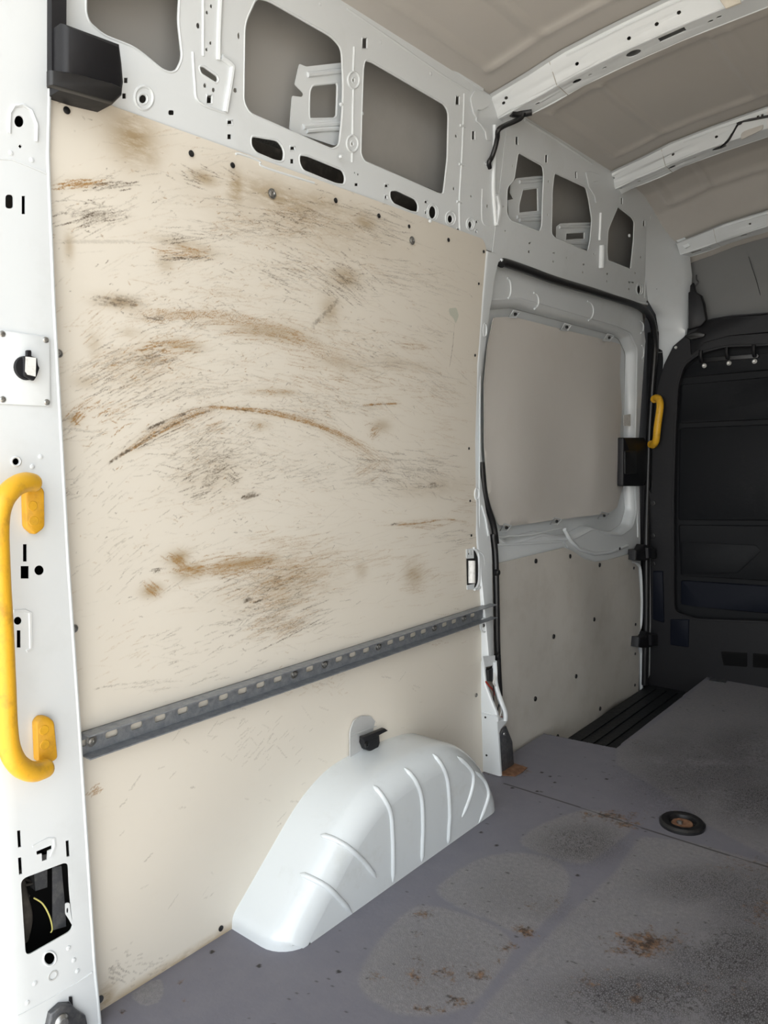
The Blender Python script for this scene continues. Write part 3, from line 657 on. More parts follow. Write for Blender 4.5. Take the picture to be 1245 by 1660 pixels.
# the long rusty arc: separate strands that close up towards both ends
for k in range(16):
    o_ = rng.uniform(-11, 9); t0 = rng.uniform(0, .5)
    full = [(172,750+o_*.15),(215,722+o_*.6),(262,692+o_),(310,672+o_*.9),(352,661+o_*.5)]
    stroke(full[int(t0*5):], rng.uniform(.25,.6), int(k % 3 == 0), 0, .5, .35)
for k in range(6):
    o_ = rng.normal(0, 3); stroke([(330,661+o_*.4),(400,664+o_*.5),(455,673+o_),(520,692+o_),(575,718+o_),(606,742+o_)], rng.uniform(.4,.85), 0, 0, .4, .4)
stroke([(173,752),(190,739),(212,727)],1,1,1,.3,.5); stroke([(234,697),(250,689),(266,683)],1,1,1,.3,.6); stroke([(272,680),(285,675),(300,670)],.8,1,1,.3,.5); stroke([(185,744),(240,711),(300,679),(345,663)],.8,0,1,.3); stroke([(215,730),(262,706),(310,684)],.6,1,0,.3)
stroke([(330,660),(365,661),(405,666),(440,672)],1,0,1,.2); stroke([(370,661),(410,668)],.9,1,0,.4); stroke([(430,669),(500,686),(560,708)],.8,0,1,.4)
stroke([(588,657),(620,655),(650,654)],1,0,1,.15); stroke([(600,657),(628,655)],.6,1,0,.3)
for o_ in (-9,-5,0,5,9,14): stroke([(520,690+o_),(570,716+o_),(610,738+o_),(640,765+o_)], .4, 0, 0, .5)
# second arc and others
for o_ in (-8,-4,0,3,7,11,16): stroke([(200,512+o_),(290,508+o_*.6),(370,512+o_*.5),(440,530+o_),(510,558+o_),(565,590+o_)], rng.uniform(.3,.6), 0, 0, .6, 1.0)
cluster(450,538,90,22,34,80,.5,0,jit=.05); cluster(330,515,90,12,14,80,.45,0,jit=.05); cluster(510,575,70,18,20,60,.5,0,jit=.06); cluster(480,545,10,8,14,24,.9,0,.3); cluster(250,515,20,3,10,30,.6,1,-.1)
cluster(300,410,50,12,28,60,.55,0,.02); cluster(300,418,40,8,14,45,.7,1,-.08); cluster(290,388,30,6,10,40,.6,1,.0)
cluster(130,298,40,8,26,42,.85,0,-.12); cluster(130,350,50,18,34,40,.75,1,-.3); cluster(180,300,40,10,20,30,.6,1,-.1)
cluster(560,460,50,30,50,38,.7,1,.75); cluster(480,440,70,30,50,45,.5,1,.45); cluster(610,370,60,30,40,55,.5,1,.35); cluster(640,450,60,40,40,45,.4,1,.2)
cluster(320,285,30,16,20,35,.5,1,.5); cluster(480,350,120,30,50,60,.45,1,.25); cluster(380,375,110,20,40,60,.35,1,.1)
cluster(200,600,60,50,110,40,.42,1,-.5); cluster(270,560,40,12,30,40,.7,0,-.2); cluster(230,580,60,14,24,40,.5,1,-.2); cluster(120,675,14,12,18,24,.8,0,-1.0); cluster(165,660,40,16,24,26,.55,0,-.5)
cluster(190,490,40,8,16,50,.6,1,.25,1); cluster(150,520,40,30,26,22,.3,0,-.8); cluster(250,645,60,20,30,34,.4,1,-.4)
cluster(330,715,70,40,80,24,.4,1,-.6); cluster(330,690,50,10,24,30,.5,0,-.4)
cluster(340,770,50,30,70,22,.6,1,-.5); cluster(405,805,10,5,14,16,1,1,-.4,1); cluster(372,775,12,8,14,14,.9,1,.8); cluster(320,800,30,14,24,24,.6,1,-.4)
cluster(500,620,60,30,40,40,.45,0,.3); cluster(600,620,70,40,50,40,.45,0,.15); cluster(700,640,50,40,30,40,.35,0,.1)
cluster(620,590,60,20,26,40,.35,1,.15); cluster(670,560,30,10,18,30,.6,0,.2); cluster(700,540,40,14,16,30,.4,1,.3)
cluster(640,765,60,30,60,34,.55,1,.1); cluster(700,760,50,30,40,34,.55,1,.1); cluster(705,788,14,4,8,22,1,1,.0,1); cluster(590,760,30,14,20,24,.6,0,-.7)
stroke([(632,852),(680,848),(720,842),(755,846)],.75,0,1,.4); cluster(690,850,70,8,30,40,.6,0,.0); stroke([(632,850),(650,849)],1,1,1); cluster(745,870,30,18,30,26,.55,1,-.2)
cluster(400,915,80,16,80,55,.62,0,-.2); cluster(350,925,50,10,24,40,.6,0,-.2); cluster(460,880,60,20,40,50,.4,0,-.15); cluster(480,910,60,14,30,50,.5,0,-.15)
cluster(290,910,20,16,26,22,.75,0,.6); cluster(305,925,22,10,24,30,.75,0,.3); cluster(245,955,12,8,18,22,.8,0,.8); cluster(250,925,10,6,8,14,.8,1,-.2)
cluster(440,955,70,40,110,45,.5,0,-.35); cluster(500,935,60,20,50,45,.5,0,-.3); cluster(450,1015,50,20,50,60,.45,0,-.5); stroke([(412,1058),(460,1035),(520,1003)],.8,1,0,.3); cluster(400,972,12,4,10,16,1,1,-.3,1)
cluster(470,1000,80,30,60,45,.45,1,-.35); cluster(640,900,80,30,40,35,.35,0,-.2); cluster(680,930,30,14,16,30,.5,0,-.6); cluster(560,900,50,20,30,40,.35,0,-.2)
cluster(520,660,90,20,30,70,.3,1,.1); cluster(560,770,100,30,50,40,.3,1,-.15); cluster(470,770,60,30,40,26,.4,1,-.3)
cluster(330,630,80,20,24,60,.3,1,-.1); cluster(350,470,120,30,36,40,.25,0,.1); cluster(700,470,60,60,40,36,.3,1,.3); cluster(720,700,40,80,50,30,.35,0,.2)
cluster(200,900,60,60,50,24,.25,1,-.8); cluster(150,780,50,60,30,24,.25,1,-.9); cluster(330,1050,120,50,50,30,.3,1,-.4); cluster(200,1050,70,60,26,24,.25,0,-.6); cluster(105,800,14,20,12,20,.4,1,-.2)
cluster(250,1110,100,10,14,60,.3,1,-.2); cluster(680,960,70,30,40,30,.3,0,-.2); cluster(750,820,20,60,30,24,.5,0,.1); cluster(730,930,40,60,30,22,.3,0,-.2)
cluster(420,600,330,420,620,34,.17,0,jit=.25); cluster(420,650,330,430,620,30,.16,1,jit=.25); cluster(420,600,340,420,260,95,.10,0,jit=.1); cluster(420,600,340,430,200,80,.12,1,jit=.3)
cluster(420,600,330,420,900,7,.55,1,jit=.8); cluster(420,600,330,420,700,7,.5,0,jit=.8)
for (x, y, n_) in ((160,345,40),(230,590,60),(480,360,70),(560,440,50),(350,740,80),(650,770,50),(450,940,70),(700,620,40),(300,520,40),(600,560,50),(160,690,30),(420,1000,40),(540,660,40)):
    cluster(x, y, 110, 40, n_, 46, .34, random.choice([0,1]), jit=.3); cluster(x, y, 60, 30, n_, 12, .6, random.choice([0,1]), jit=.5)
stroke([(735,520),(732,560),(726,600)],.5,1); stroke([(505,530),(530,505),(550,485)],.4,1,2,.3,2)
for _ in range(60): stroke([(160+rng.normal(0,30),390),(160+rng.normal(0,40),395)],.1,1)
cluster(607,700,9,14,40,9,.9,0,-1.2,jit=.6); cluster(418,692,8,6,16,8,.7,0,-1,jit=.6); cluster(445,635,30,4,20,14,.6,0,jit=.4)
# smudges (soft, 3rd channel)
SMU = np.zeros((mbv, nb)); GU, GV = np.meshgrid(bu, bv)
def smudge(x, y, rx, ry, amp, ang=0.0):
    c = wyz('P', x, y); a = wyz('P', x+rx, y); b = wyz('P', x, y+ry); du = abs(a[0]-c[0]); dv = abs(b[1]-c[1])
    p = GU-c[0]; q_ = GV-c[1]; cs, sn = math.cos(ang), math.sin(ang); p, q_ = p*cs+q_*sn, -p*sn+q_*cs
    SMU[:] = np.maximum(SMU, min(1, amp*1.35)*np.exp(-((p/du)**2+(q_/dv)**2)))
for a in ((215,225,40,45,.85),(240,250,20,30,.5),(380,305,16,30,.85),(330,290,22,12,.6),(450,320,80,24,.6),(590,360,20,14,.6),(520,330,60,18,.45),(560,450,24,16,.5),(110,400,8,24,.45),(190,490,34,12,.5),(210,540,20,8,.4),
          (535,505,16,24,.45),(150,560,14,24,.3),(135,620,20,12,.3),(420,690,18,8,.3),(445,635,40,6,.35),(440,540,60,14,.35),(300,400,50,10,.4),(290,905,20,14,.6),(307,925,24,14,.65),(243,957,18,12,.55),(400,912,60,10,.45),
          (470,950,80,40,.3),(670,930,14,20,.45),(585,925,10,14,.35),(300,560,30,10,.4),(160,490,20,10,.3),(620,690,14,10,.4),(560,590,40,12,.3),(700,790,50,16,.25),(640,590,50,10,.25),(265,430,14,14,.35),(115,680,12,10,.45),
          (500,360,140,40,.30),(230,600,70,40,.18),(340,770,60,40,.15)): smudge(*a)
_t = np.clip(wear[...,0]*.9+wear[...,1]*.5, 0, 1)
for _a in (1, 2, 3, 5): _t = (_t+np.roll(_t,_a,0)+np.roll(_t,-_a,0)+np.roll(_t,_a*2,1)+np.roll(_t,-_a*2,1))/5
wear[...,2] = np.clip(np.maximum(SMU, 0)+_t*1.5, 0, 1); wear[...,0] = np.clip(wear[...,0]*2.1, 0, 1); wear[...,1] = np.clip(wear[...,1]*2.1, 0, 1)
wear[...,3] = inside(GU, GV, rpoly(wpoly('P',[(726,500),(738,499),(742,512),(737,525),(733,516),(727,510)]), .006))*.8
bulge = .0035*np.sin((GU-B0)/(B1-B0)*math.pi*2.2+.6)*np.sin((GV-BZ)/(BT-BZ)*math.pi)
pos = np.stack([np.interp(GV, PZ, PX)+.003+bulge, GU, GV], -1)
cu = GU[:-1,:-1]; cv = GV[:-1,:-1]
kp = ~((cu > B1-.05)&(cv > BT-.05)&(((cu-(B1-.05))**2+(cv-(BT-.05))**2) > .05**2))
ubd = thing('wall_board', 'large cream lining board covered in brown and black scuffs, above the steel rail', 'wall board', (0,1.4,.56))
bo = grid_mesh('board_sheet', bu, bv, pos, wear, BOARD, kp); bo.parent = ubd; bo.matrix_parent_inverse = Matrix.Translation(-ubd.location)
eb = MB(); eb.box(prof(1.715)-.006, prof(1.715)+.003, B0, B1-.05, 1.716, 1.7215); 
eb.build('board_edge', mat('board_edge_shadow', (.20,.17,.13), .8, noise=(60,.5,(.14,.11,.08))), ubd)  # edge coloured dark to draw the shadow gap along the board top
def plug(parent, t, x, y, r=.0055, off=.003, name='plug', m=BLACKG):
    p = wyz(t, x, y, off); MB().lathe((prof(p[1])+off, *p), (1,0,0), [(r,0),(r,.0012),(r*.6,.0022),(0,.0024)], 14).build(name, m, parent)
def screw(parent, t, x, y, r=.006, off=.003, m=STEEL):
    p = wyz(t, x, y, off); MB().lathe((prof(p[1])+off, *p), (1,0,0), [(r*1.35,0),(r*1.35,.001),(r,.0012),(r*.95,.003),(r*.5,.0042),(r*.35,.003),(0,.0028)], 16).build('screw', m, parent)
for x, y, r in ((108,179,.0065),(310,249,.0065),(377,268,.006),(544,325,.0062),(614,350,.006),(663,367,.005),(727,389,.006),(784,408,.005),(776,460,.004),(770,576,.0045),(760,727,.0045),(764,868,.004),(762,812,.004)):
    plug(ubd, 'P', x, y, r, .0055)
for x, y, r in ((441,314,.0085),(668,390,.0085),(95,573,.0058),(120,1019,.006)): screw(ubd, 'P', x, y, r, .005)

# lower board
LZ0, LZ1 = -.005, .548
lu = np.arange(B0, B1+.001, .0022); lv = np.arange(LZ0, LZ1, .0022); LU, LV = np.meshgrid(lu, lv)
lw = np.zeros((len(lv), len(lu), 4))
def lstroke(x, y, ln, ang, amp, ch):
    n_ = max(3, int(ln*1.3)); t = np.linspace(-.5, .5, n_); px = x+t*ln; py = y+t*ln*ang+rng.normal(0,.5,n_); p = wallN(px, py)
    i = np.round((p[:,1]-B0)/.0022).astype(int); j = np.round((p[:,2]-LZ0)/.0022).astype(int); ok = (i >= 0)&(i < len(lu))&(j >= 0)&(j < len(lv))
    np.maximum.at(lw[...,ch], (j[ok], i[ok]), amp*rng.uniform(.4,1,ok.sum()))
for _ in range(90): lstroke(rng.uniform(170,770), rng.uniform(1060,1480), rng.uniform(3,16), rng.uniform(-1.5,1.5), rng.uniform(.15,.5), 1)
for _ in range(60): lstroke(rng.uniform(450,560), rng.uniform(1085,1125), rng.uniform(3,12), rng.uniform(-1,1), rng.uniform(.15,.5), 0)
for _ in range(40): lstroke(rng.uniform(640,775), rng.uniform(1012,1045), rng.uniform(3,10), rng.uniform(-.6,.2), rng.uniform(.3,.7), 0)
for _ in range(14): lstroke(150+rng.normal(0,6), 1284+rng.normal(0,5), rng.uniform(4,14), -.7, .8, 0)
for _ in range(26): lstroke(190+rng.normal(0,9), 1577+rng.normal(0,6), rng.uniform(3,9), .5, .6, 1)
for _ in range(50): lstroke(240+rng.normal(0,40), 1560+rng.normal(0,18), rng.uniform(3,9), -.3, .35, 1)
for _ in range(50): lstroke(420+rng.normal(0,30), 1200+rng.normal(0,26), rng.uniform(3,12), -1, .3, 1)
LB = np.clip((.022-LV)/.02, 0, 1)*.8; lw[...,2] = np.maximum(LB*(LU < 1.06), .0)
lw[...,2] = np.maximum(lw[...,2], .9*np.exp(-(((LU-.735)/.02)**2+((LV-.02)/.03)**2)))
def lb_x(U, V): return np.interp(V, PZ, PX)+.003+.006*np.sin((U-.69)*7.5)*np.exp(-((V-.25)/.14)**2)+.014*np.exp(-((U-1.62)/.16)**2-((V-.30)/.12)**2)
lpos = np.stack([lb_x(LU, LV), LU, LV], -1)
lbd = thing('wall_board', 'plain cream lining board with faint marks, between the steel rail and the floor', 'wall board', (0,1.4,.0))
bo = grid_mesh('board_sheet', lu, lv, lpos, lw, BOARD); bo.parent = lbd; bo.matrix_parent_inverse = Matrix.Translation(-lbd.location)
plug(lbd,'P',358,1505,.0065,.004); plug(lbd,'P',162,1620,.0075,.004,m=DSTEEL); screw(lbd,'P',772,1127,.005,.012)

# ================================================================== STEEL RAIL
rl = thing('slotted_rail', 'galvanised slotted steel channel bolted along the cream wall', 'rail', (.0,1.43,.54))
RZ0, RZ1 = .518, .564; RX = prof(.54)+.011
def rz(t, x, y):
    p = hit(*T_(t, x, y), 0, RX); return p.y
sl_ = [('S',222),('S',370),('S',510),('S',645),('S',768),('S',887),('S',1000),('S',1108),('S',1210),('T',155),('T',328),('T',410),('T',490),('T',633),('T',702),('T',768),('T',830),('T',955),('T',1012)]
ysl = dict(S={222:783,370:738,510:692,645:648,768:607,887:566,1000:528,1108:491,1210:455}, T={155:465,328:410,410:383,490:355,633:310,702:288,768:265,830:247,955:207,1012:188,1122:152})
hs = []
for t, x in sl_+[('T',1122)]:
    yc = rz(t, x, ysl[t][x]); zc = .5*(RZ0+RZ1)+.001
    hs.append(rpoly([(yc-.0135,zc-.0065),(yc+.0135,zc-.0065),(yc+.0135,zc+.0065),(yc-.0135,zc+.0065)],.0064,5))
yc = rz('S',45,840); hs.append(rpoly([(yc-.010,zc-.0065),(yc+.010,zc-.0065),(yc+.010,zc+.0065),(yc-.010,zc+.0065)],.006,5))
r_ = MB(); r_.plate([(.712,RZ0),(2.143,RZ0),(2.143,RZ1),(.712,RZ1)], hs, lambda u,v,d:(RX-d,u,v), .0025, .1); r_.build('web', GALV, rl)
for z0 in (RZ0, RZ1-.0025): MB().box(RX-.002,RX+.030,.710,2.150,z0,z0+.0025).build('flange', GALV, rl)
bpx = [('T',60,505),('T',240,443),('T',560,343),('T',893,230),('T',1068,177),('S',98,827),('S',585,690)]
for t, x, y in bpx[:6]:
    MB().lathe((RX,rz(t,x,y),zc),(1,0,0),[(.0115,0),(.0115,.001),(.0075,.0012),(.007,.005),(.003,.0062),(.0028,.004),(0,.004)],18).build('bolt', STEEL, rl)

# ================================================================== WHEEL ARCH
wa = thing('wheel_arch', 'glossy white pressed wheel arch box with raised ribs on the grey floor', 'wheel arch', (.08,1.5,0))
prf = smooth_path([(1.046,-.002),(1.052,.03),(1.085,.062),(1.175,.140),(1.26,.207),(1.345,.252),(1.43,.272),(1.54,.279),(1.65,.273),(1.735,.248),(1.81,.198),(1.875,.128),(1.925,.05),(1.938,-.002)],6)
prf = [(p.x, p.y) for p in prf]; npf = len(prf)
DX = .180; RR = .062
def nrm(i):
    a = prf[max(0,i-1)]; b = prf[min(npf-1,i+1)]; t = Vector((b[0]-a[0], b[1]-a[1])).normalized(); return Vector((t.y, -t.x))
def arch_pt(i, s):                                     # s: 0 wall .. 1 shoulder start .. 2 face
    y, z = prf[i]; nn = nrm(i); sc = 1.0
    if i < 12: sc = 1+ (12-i)/12*.25
    r = RR*sc
    if s <= 1: x = -.004+(DX-r+.004)*s; ins = 0
    else:
        a = (s-1)*math.pi/2; x = DX-r+r*math.sin(a); ins = r*(1-math.cos(a))
    q = Vector((y, z))+nn*ins
    return (x, q.x, max(q.y, -.002) if i in (0, npf-1) else q.y)
SS = [0,.3,.6,.85,1]+[1+k/8 for k in range(1,9)]
rows = [[arch_pt(i, s) for s in SS] for i in range(npf)]
wm = MB(); wm.grid(rows)
# face: connect the inset contour down to the floor
c2 = [arch_pt(i, 2) for i in range(npf)]
fr_ = []
for p in c2: fr_.append([(DX+.004*(1-k/6)*0+.0, p[1], p[2]+(-.003-p[2])*k/6) for k in range(7)])
wm.grid(fr_)
wm.build('arch_pressing', WHITE2, wa, angle=60)
from mathutils.bvhtree import BVHTree
bvh = BVHTree.FromPolygons([Vector(v) for v in wm.v], wm.f)
bd = MB()
for pts in ([(430,560),(480,575),(540,610),(600,665),(645,725)], [(350,710),(400,730),(460,765),(520,825),(565,880)], [(635,368),(670,410),(700,470),(708,560),(710,650),(710,742)],
            [(755,300),(795,345),(820,410),(826,520),(824,590),(822,662)], [(865,245),(900,290),(922,350),(930,470),(927,530),(924,592)], [(960,255),(1000,290),(1022,330),(1012,400),(978,490)], [(1030,312),(1065,350),(1080,400),(1068,450),(1040,522)]):
    P3 = []
    for q in smooth_path(pts, 5):
        d = ray(*T_('H', q.x, q.y)).normalized(); loc, nn, _, _ = bvh.ray_cast(CAM, d)
        if loc is not None: P3.append(loc+d*.0015)
    n_ = len(P3); bd.tube(P3, .0065, 10, radii=[.0068*min(1, .3+min(k, n_-1-k)*.35) for k in range(n_)])
bd.build('raised_ribs', WHITE2, wa)
# metal tab with black clip
cl = thing('cable_clip', 'black plastic clip screwed to a round-topped grey metal tab above the wheel arch', 'clip', (.0,1.5,.3))
tb = MB(); tb.plate(rpoly(wpoly('H',[(545,275),(545,160),(560,115),(590,97),(625,97),(648,125),(652,215),(652,275)],.014),.008), [], wall_map(.014), .004, .05); tb.tube([(prof(.36)+.0145,*wyz('H',x,y,.014)) for x,y in ((545,178),(590,158),(650,135))],.0018,6); tb.build('metal_tab', GREYW, cl)
def wq(t,x,y,off): p = wyz(t,x,y,off); return (prof(p[1])+off, *p)
k_ = MB(); k_.bprism([wq('H',x,y,.018) for x,y in ((582,175),(640,160),(643,195),(635,218),(612,232),(590,222),(580,198))],(.018,0,0),.004); k_.build('clip_body', BLACK, cl)
k_ = MB(); k_.bprism([wq('H',x,y,.03) for x,y in ((580,178),(668,142),(680,150),(640,172),(586,192))],(.012,0,0),.003); k_.build('clip_lever', BLACK, cl)
MB().lathe(wq('H',608,208,.037),(1,0,0),[(.0075,0),(.0075,.003),(.004,.004),(.0035,.001),(0,.001)],14).build('screw', BLACKG, cl)

# ================================================================== DOOR PILLAR (between board and sliding door)
dp = thing('door_pillar', 'white door pillar with an open wiring slot, between the board and the sliding door', 'pillar', (.02,2.12,0))
lft = [(165,60),(160,240),(143,460),(115,600),(92,850),(82,1200),(90,1350),(98,1500),(98,1650)]
rgt = [(235,100),(207,200),(186,350),(163,470),(148,640),(130,850),(124,1150),(130,1270),(160,1440),(180,1550),(192,1650)]
L3 = [WP(*T_('U',x,y)) for x,y in lft]; R3 = [WP(*T_('U',x,y)) for x,y in rgt]
zl = [1.69,1.66,1.63,1.6,1.55,1.5,1.4,1.3,1.2,1.1,1.0,.93,.88,.83,.78,.73,.70]
def yat(P3, z):
    P3 = sorted(P3, key=lambda p: p.z); return float(np.interp(z, [p.z for p in P3], [p.y for p in P3]))
r_low = [WP(*T_('M',x,y)) for x,y in ((190,0),(300,60),(303,250),(305,400),(312,700),(312,800))]
R4 = [WP(*T_('U',x,y), float(np.interp(WP(*T_('U',x,y)).z, [.38,.55,.8], [.028,.016,.006]))*.6) for x,y in rgt[:-2]]+[WP(*T_('M',x,y), o_) for x,y,o_ in ((296,60,.006),(300,150,.007),(303,250,.009),(305,400,.011),(309,550,.014),(312,700,.017),(312,800,.017))]
pm_ = MB(); rows = []
def ysr(z):
    return yat(R4, z)
zs = zl+[.66,.6,.54,.48,.44,.41,.39,.375]
for z in zs:
    y1 = ysr(z); x0 = prof(z); ye = 2.108; dz = float(np.interp(z, [.38,.55,.8], [.028,.016,.006]))
    rows.append([(x0-.02,ye,z),(x0+dz*.6,ye+.0,z),(x0+dz,ye+.004,z),(x0+dz,ye+.012,z),(x0+dz*.9,(ye+y1)/2,z),(x0+dz*.6,y1-.006,z),(x0-.004,y1,z),(x0-.04,y1+.003,z)])
pm_.grid(rows)
# slanting lower part: rear face widening to the foot; slot left open
def rx(px, py): p = hit(px, py, 1, 2.108); return (p.x, p.z)
Bp = [rx(*T_('M',x,y)) for x,y in ((243,800),(247,870),(252,940),(285,1030),(318,1110),(328,1150),(326,1210),(345,1505))]
rowsr = []
for (x, z) in Bp+[]:
    z_ = max(z, -.002); rowsr.append([(prof(z_)-.02,2.108,z_),(prof(z_)+.001,2.106,z_),((prof(z_)+x)/2,2.106,z_),(x-.005,2.106,z_),(x,2.110,z_),(x,2.118,z_)])
pm_.grid(rowsr)
xb = Bp[-3][0]
# forward strut and sill of the slot
def fx(t, x, y, xx): p = hit(*T_(t, x, y), 0, xx); return Vector((xx, p.y, p.z))
xa = prof(.4)+.028
st = smooth_path([fx('M',308,800,xa), fx('M',312,860,xa), fx('M',316,940,xa+.004), fx('M',345,1040,xa+.02), fx('M',372,1110,xa+.036), fx('M',374,1165,xa+.040)],5)
pm_.tube(st, .0085, 8)
cb = [fx('M',326,1170,xb), fx('M',376,1150,xb), fx('M',382,1175,xb), fx('M',345,1215,xb), fx('M',330,1260,xb)]
pm_.prism(cb, (-.06,0,0))
pm_.prism([fx('M',238,770,xa), fx('M',312,765,xa), fx('M',312,822,xa), fx('M',250,836,xa)], (-.004,0,0))
pm_.tube([(prof(.17)+.001,2.105,.205),(xb,2.105,.205)], .003, 6)
pm_.build('pillar_pressing', WHITE, dp, angle=45)
fb = MB(); fb.bprism([fx('M',x,y,xb-.008) for x,y in ((335,1440),(330,1260),(350,1215),(372,1195),(410,1290),(420,1450),(345,1475))],(.006,0,0),.002); fo_ = fb.build('steel_foot', DSTEEL, dp)
c0 = MB().lathe(fx('M',368,1245,xb-.002),(1,0,0),[(.007,0),(.006,.003),(0,.004)],12).build('bolt', STEEL, dp)
bk = MB(); bk.plate([(2.12,0),(2.31,0),(2.26,.2),(2.24,.42),(2.12,.42)], [], lambda u,v,d:(prof(v)-.03-d,u,v), .003, .05); bk.build('inner_web', GREYP, dp)
cx_ = MB(); cx_.bprism([fx('M',x,y,xa-.018) for x,y in ((250,850),(300,825),(308,850),(305,925),(252,920))],(.014,0,0),.003); cx_.build('connector_block', BLACKG, dp)
wr = MB(); wr.tube(smooth_path([fx('M',255,925,xa-.01), fx('M',275,950,xa-.005), fx('M',300,978,xa-.005), fx('M',306,1010,xa)],5),.0028,8); wr.tube(smooth_path([fx('M',322,1165,xa), fx('M',340,1150,xa+.01), fx('M',355,1148,xa+.01)],4),.006,8); wr.build('red_wire', REDW, dp)
wr = MB(); wr.tube(smooth_path([fx('M',306,870,xa), fx('M',310,900,xa+.006), fx('M',302,930,xa+.006), fx('M',312,950,xa+.006)],6),.0035,8); wr.tube(smooth_path([fx('M',345,1060,xa+.015), fx('M',350,1110,xa+.02), fx('M',335,1150,xa+.015)],5),.0022,6); wr.build('white_wire', WHW, dp)
wr = MB(); wr.tube(smooth_path([fx('M',302,940,xa), fx('M',303,1040,xa+.005), fx('M',315,1130,xa+.01)],5),.002,6); wr.tube(smooth_path([fx('M',340,1060,xa+.01), fx('M',318,1120,xa+.01)],5),.003,6); wr.build('black_wire', BLACKG, dp)
sc_ = MB(); 
for (x, y) in ((255,1142),(262,1374)):
    p = rx(*T_('M',x,y)); sc_.lathe((p[0],2.1055,p[1]),(0,-1,0),[(.0035,0),(.0035,.001),(0,.0012)],12)
sc_.build('hole_plug', BLACKG, dp)
for t, x, y, r in (('M',278,770,.0055),('U',188,120,.010)):
    p = WP(*T_(t,x,y),.014 if t == 'M' else 0); MB().lathe((p.x+.001,p.y,p.z),(1,0,0),[(r,0),(r,.001),(0,.0015)],16).build('hole_plug', BLACKG, dp)
em = MB()
for t, x, y, rx_, ry_, o_ in (('U',145,495,10,34,.004),('U',105,1345,11,30,.006),('M',243,580,22,42,.016)):
    em.tube([(prof(p[1])+o_,*p) for p in well(t,x,y,rx_,ry_,o_)],.003,6,closed=True)
em.tube([(prof(p[1])+.007,*p) for p in wpoly('U',[(130,1400),(150,1470),(165,1560)],.007)],.003,6)
em.build('pressed_beads', WHITE, dp)
MB().lathe(wq('M',240,582,.017),(1,0,0),[(.006,0),(.005,.003),(0,.003)],12).build('screw', STEEL, dp)
# catch in the pillar
ct = thing('roller_catch', 'small white roller catch set in a black slot at the edge of the scuffed board', 'catch', wq('M',165,240,.006))
c_ = MB(); c_.bprism([wq('M',x,y,.0062) for x,y in ((136,150),(180,108),(205,165),(208,320),(190,350),(140,350))],(.001,0,0),.0004); c_.build('slot_back', HOLE, ct)
ctop = wq('M',168,185,.012); cbot = wq('M',168,322,.012)
MB().tube([ctop,cbot],.0125,16).build('roller', LABEL, ct)
MB().plate(wpoly('M',[(137,115),(180,108),(182,170),(137,172)],.008),[wslot('M',150,135,7,26,.008),wslot('M',167,135,4,30,.008)],wall_map(.008),.002,.05).build('catch_plate', WHITE, ct)
MB().plate(wpoly('M',[(140,335),(188,325),(182,360),(142,362)],.008),[],wall_map(.008),.002,.05).build('catch_plate', WHITE, ct)
c_ = MB(); c_.tube(smooth_path([wq('M',x,y,.008) for x,y in ((180,108),(205,135),(212,180),(212,300),(200,345),(185,362))],5),.0045,8); c_.tube(smooth_path([wq('M',x,y,.006) for x,y in ((190,115),(235,150),(243,230),(236,330),(200,358))],5),.004,8); c_.build('catch_rim', WHITE, ct)

# ================================================================== SLIDING DOOR
ds = thing('door_seal', 'black rubber seal around the sliding door opening', 'door seal', (0,2.8,.8))
sp1 = [T_('M',x,y) for x,y in ((340,1010),(334,900),(325,700),(322,500),(318,300),(312,130),(300,30))]+[T_('U',x,y) for x,y in ((205,1600),(190,1500),(158,1400),(140,1300),(130,1180))]
s1 = MB()
def seal_pt(px, py, off): p = WP(px, py, off); return (p.x, p.y, p.z)
s1.tube(smooth_path([seal_pt(*p, .0) for p in sp1], 5), .0105, 10)
tp = [(811,429),(818,426),(860,440),(902,455),(983,479),(1024,492),(1044,502),(1056,518),(1061,542),(1062,570),(1058,623),(1053,700),(1050,786),(1048,867),(1048,920),(1048,1000),(1046,1060),(1045,1110)]
s1.tube(smooth_path([seal_pt(*p, -.004) for p in tp], 5), .0145, 10)
s1.build('rubber_profile', BLACKG, ds)
for x, y in ((328,258),(330,770)):
    MB().lathe(seal_pt(*T_('M',x,y),.012),(1,0,0),[(.011,-.01),(.011,.003),(.008,.006),(0,.007)],14).build('buffer', BLACKG, ds)

dd = thing('sliding_door', 'white sliding door seen from inside, lined with grey and cream boards', 'sliding door', (0,2.85,.0))
DO = -.030
rec = rpoly(wpoly('P',[(788,487),(842,484),(925,508),(1000,530),(1022,540),(1033,565),(1032,640),(1030,720),(1030,800),(1032,830),(1025,855),(1008,868),(985,866),(960,858),(935,872),(915,876),(880,868),(822,884),(806,872),(790,820),(779,740),(777,640),(783,560)],DO),.02)
door_out = [(2.13,-.082),(3.52,-.082),(3.56,.5),(3.58,1.1),(3.56,1.55),(3.48,1.665),(3.3,1.69),(2.13,1.69)]
dm = MB(); dm.plate(door_out, [rec], wall_map(DO), .003, .08, lip=.006)
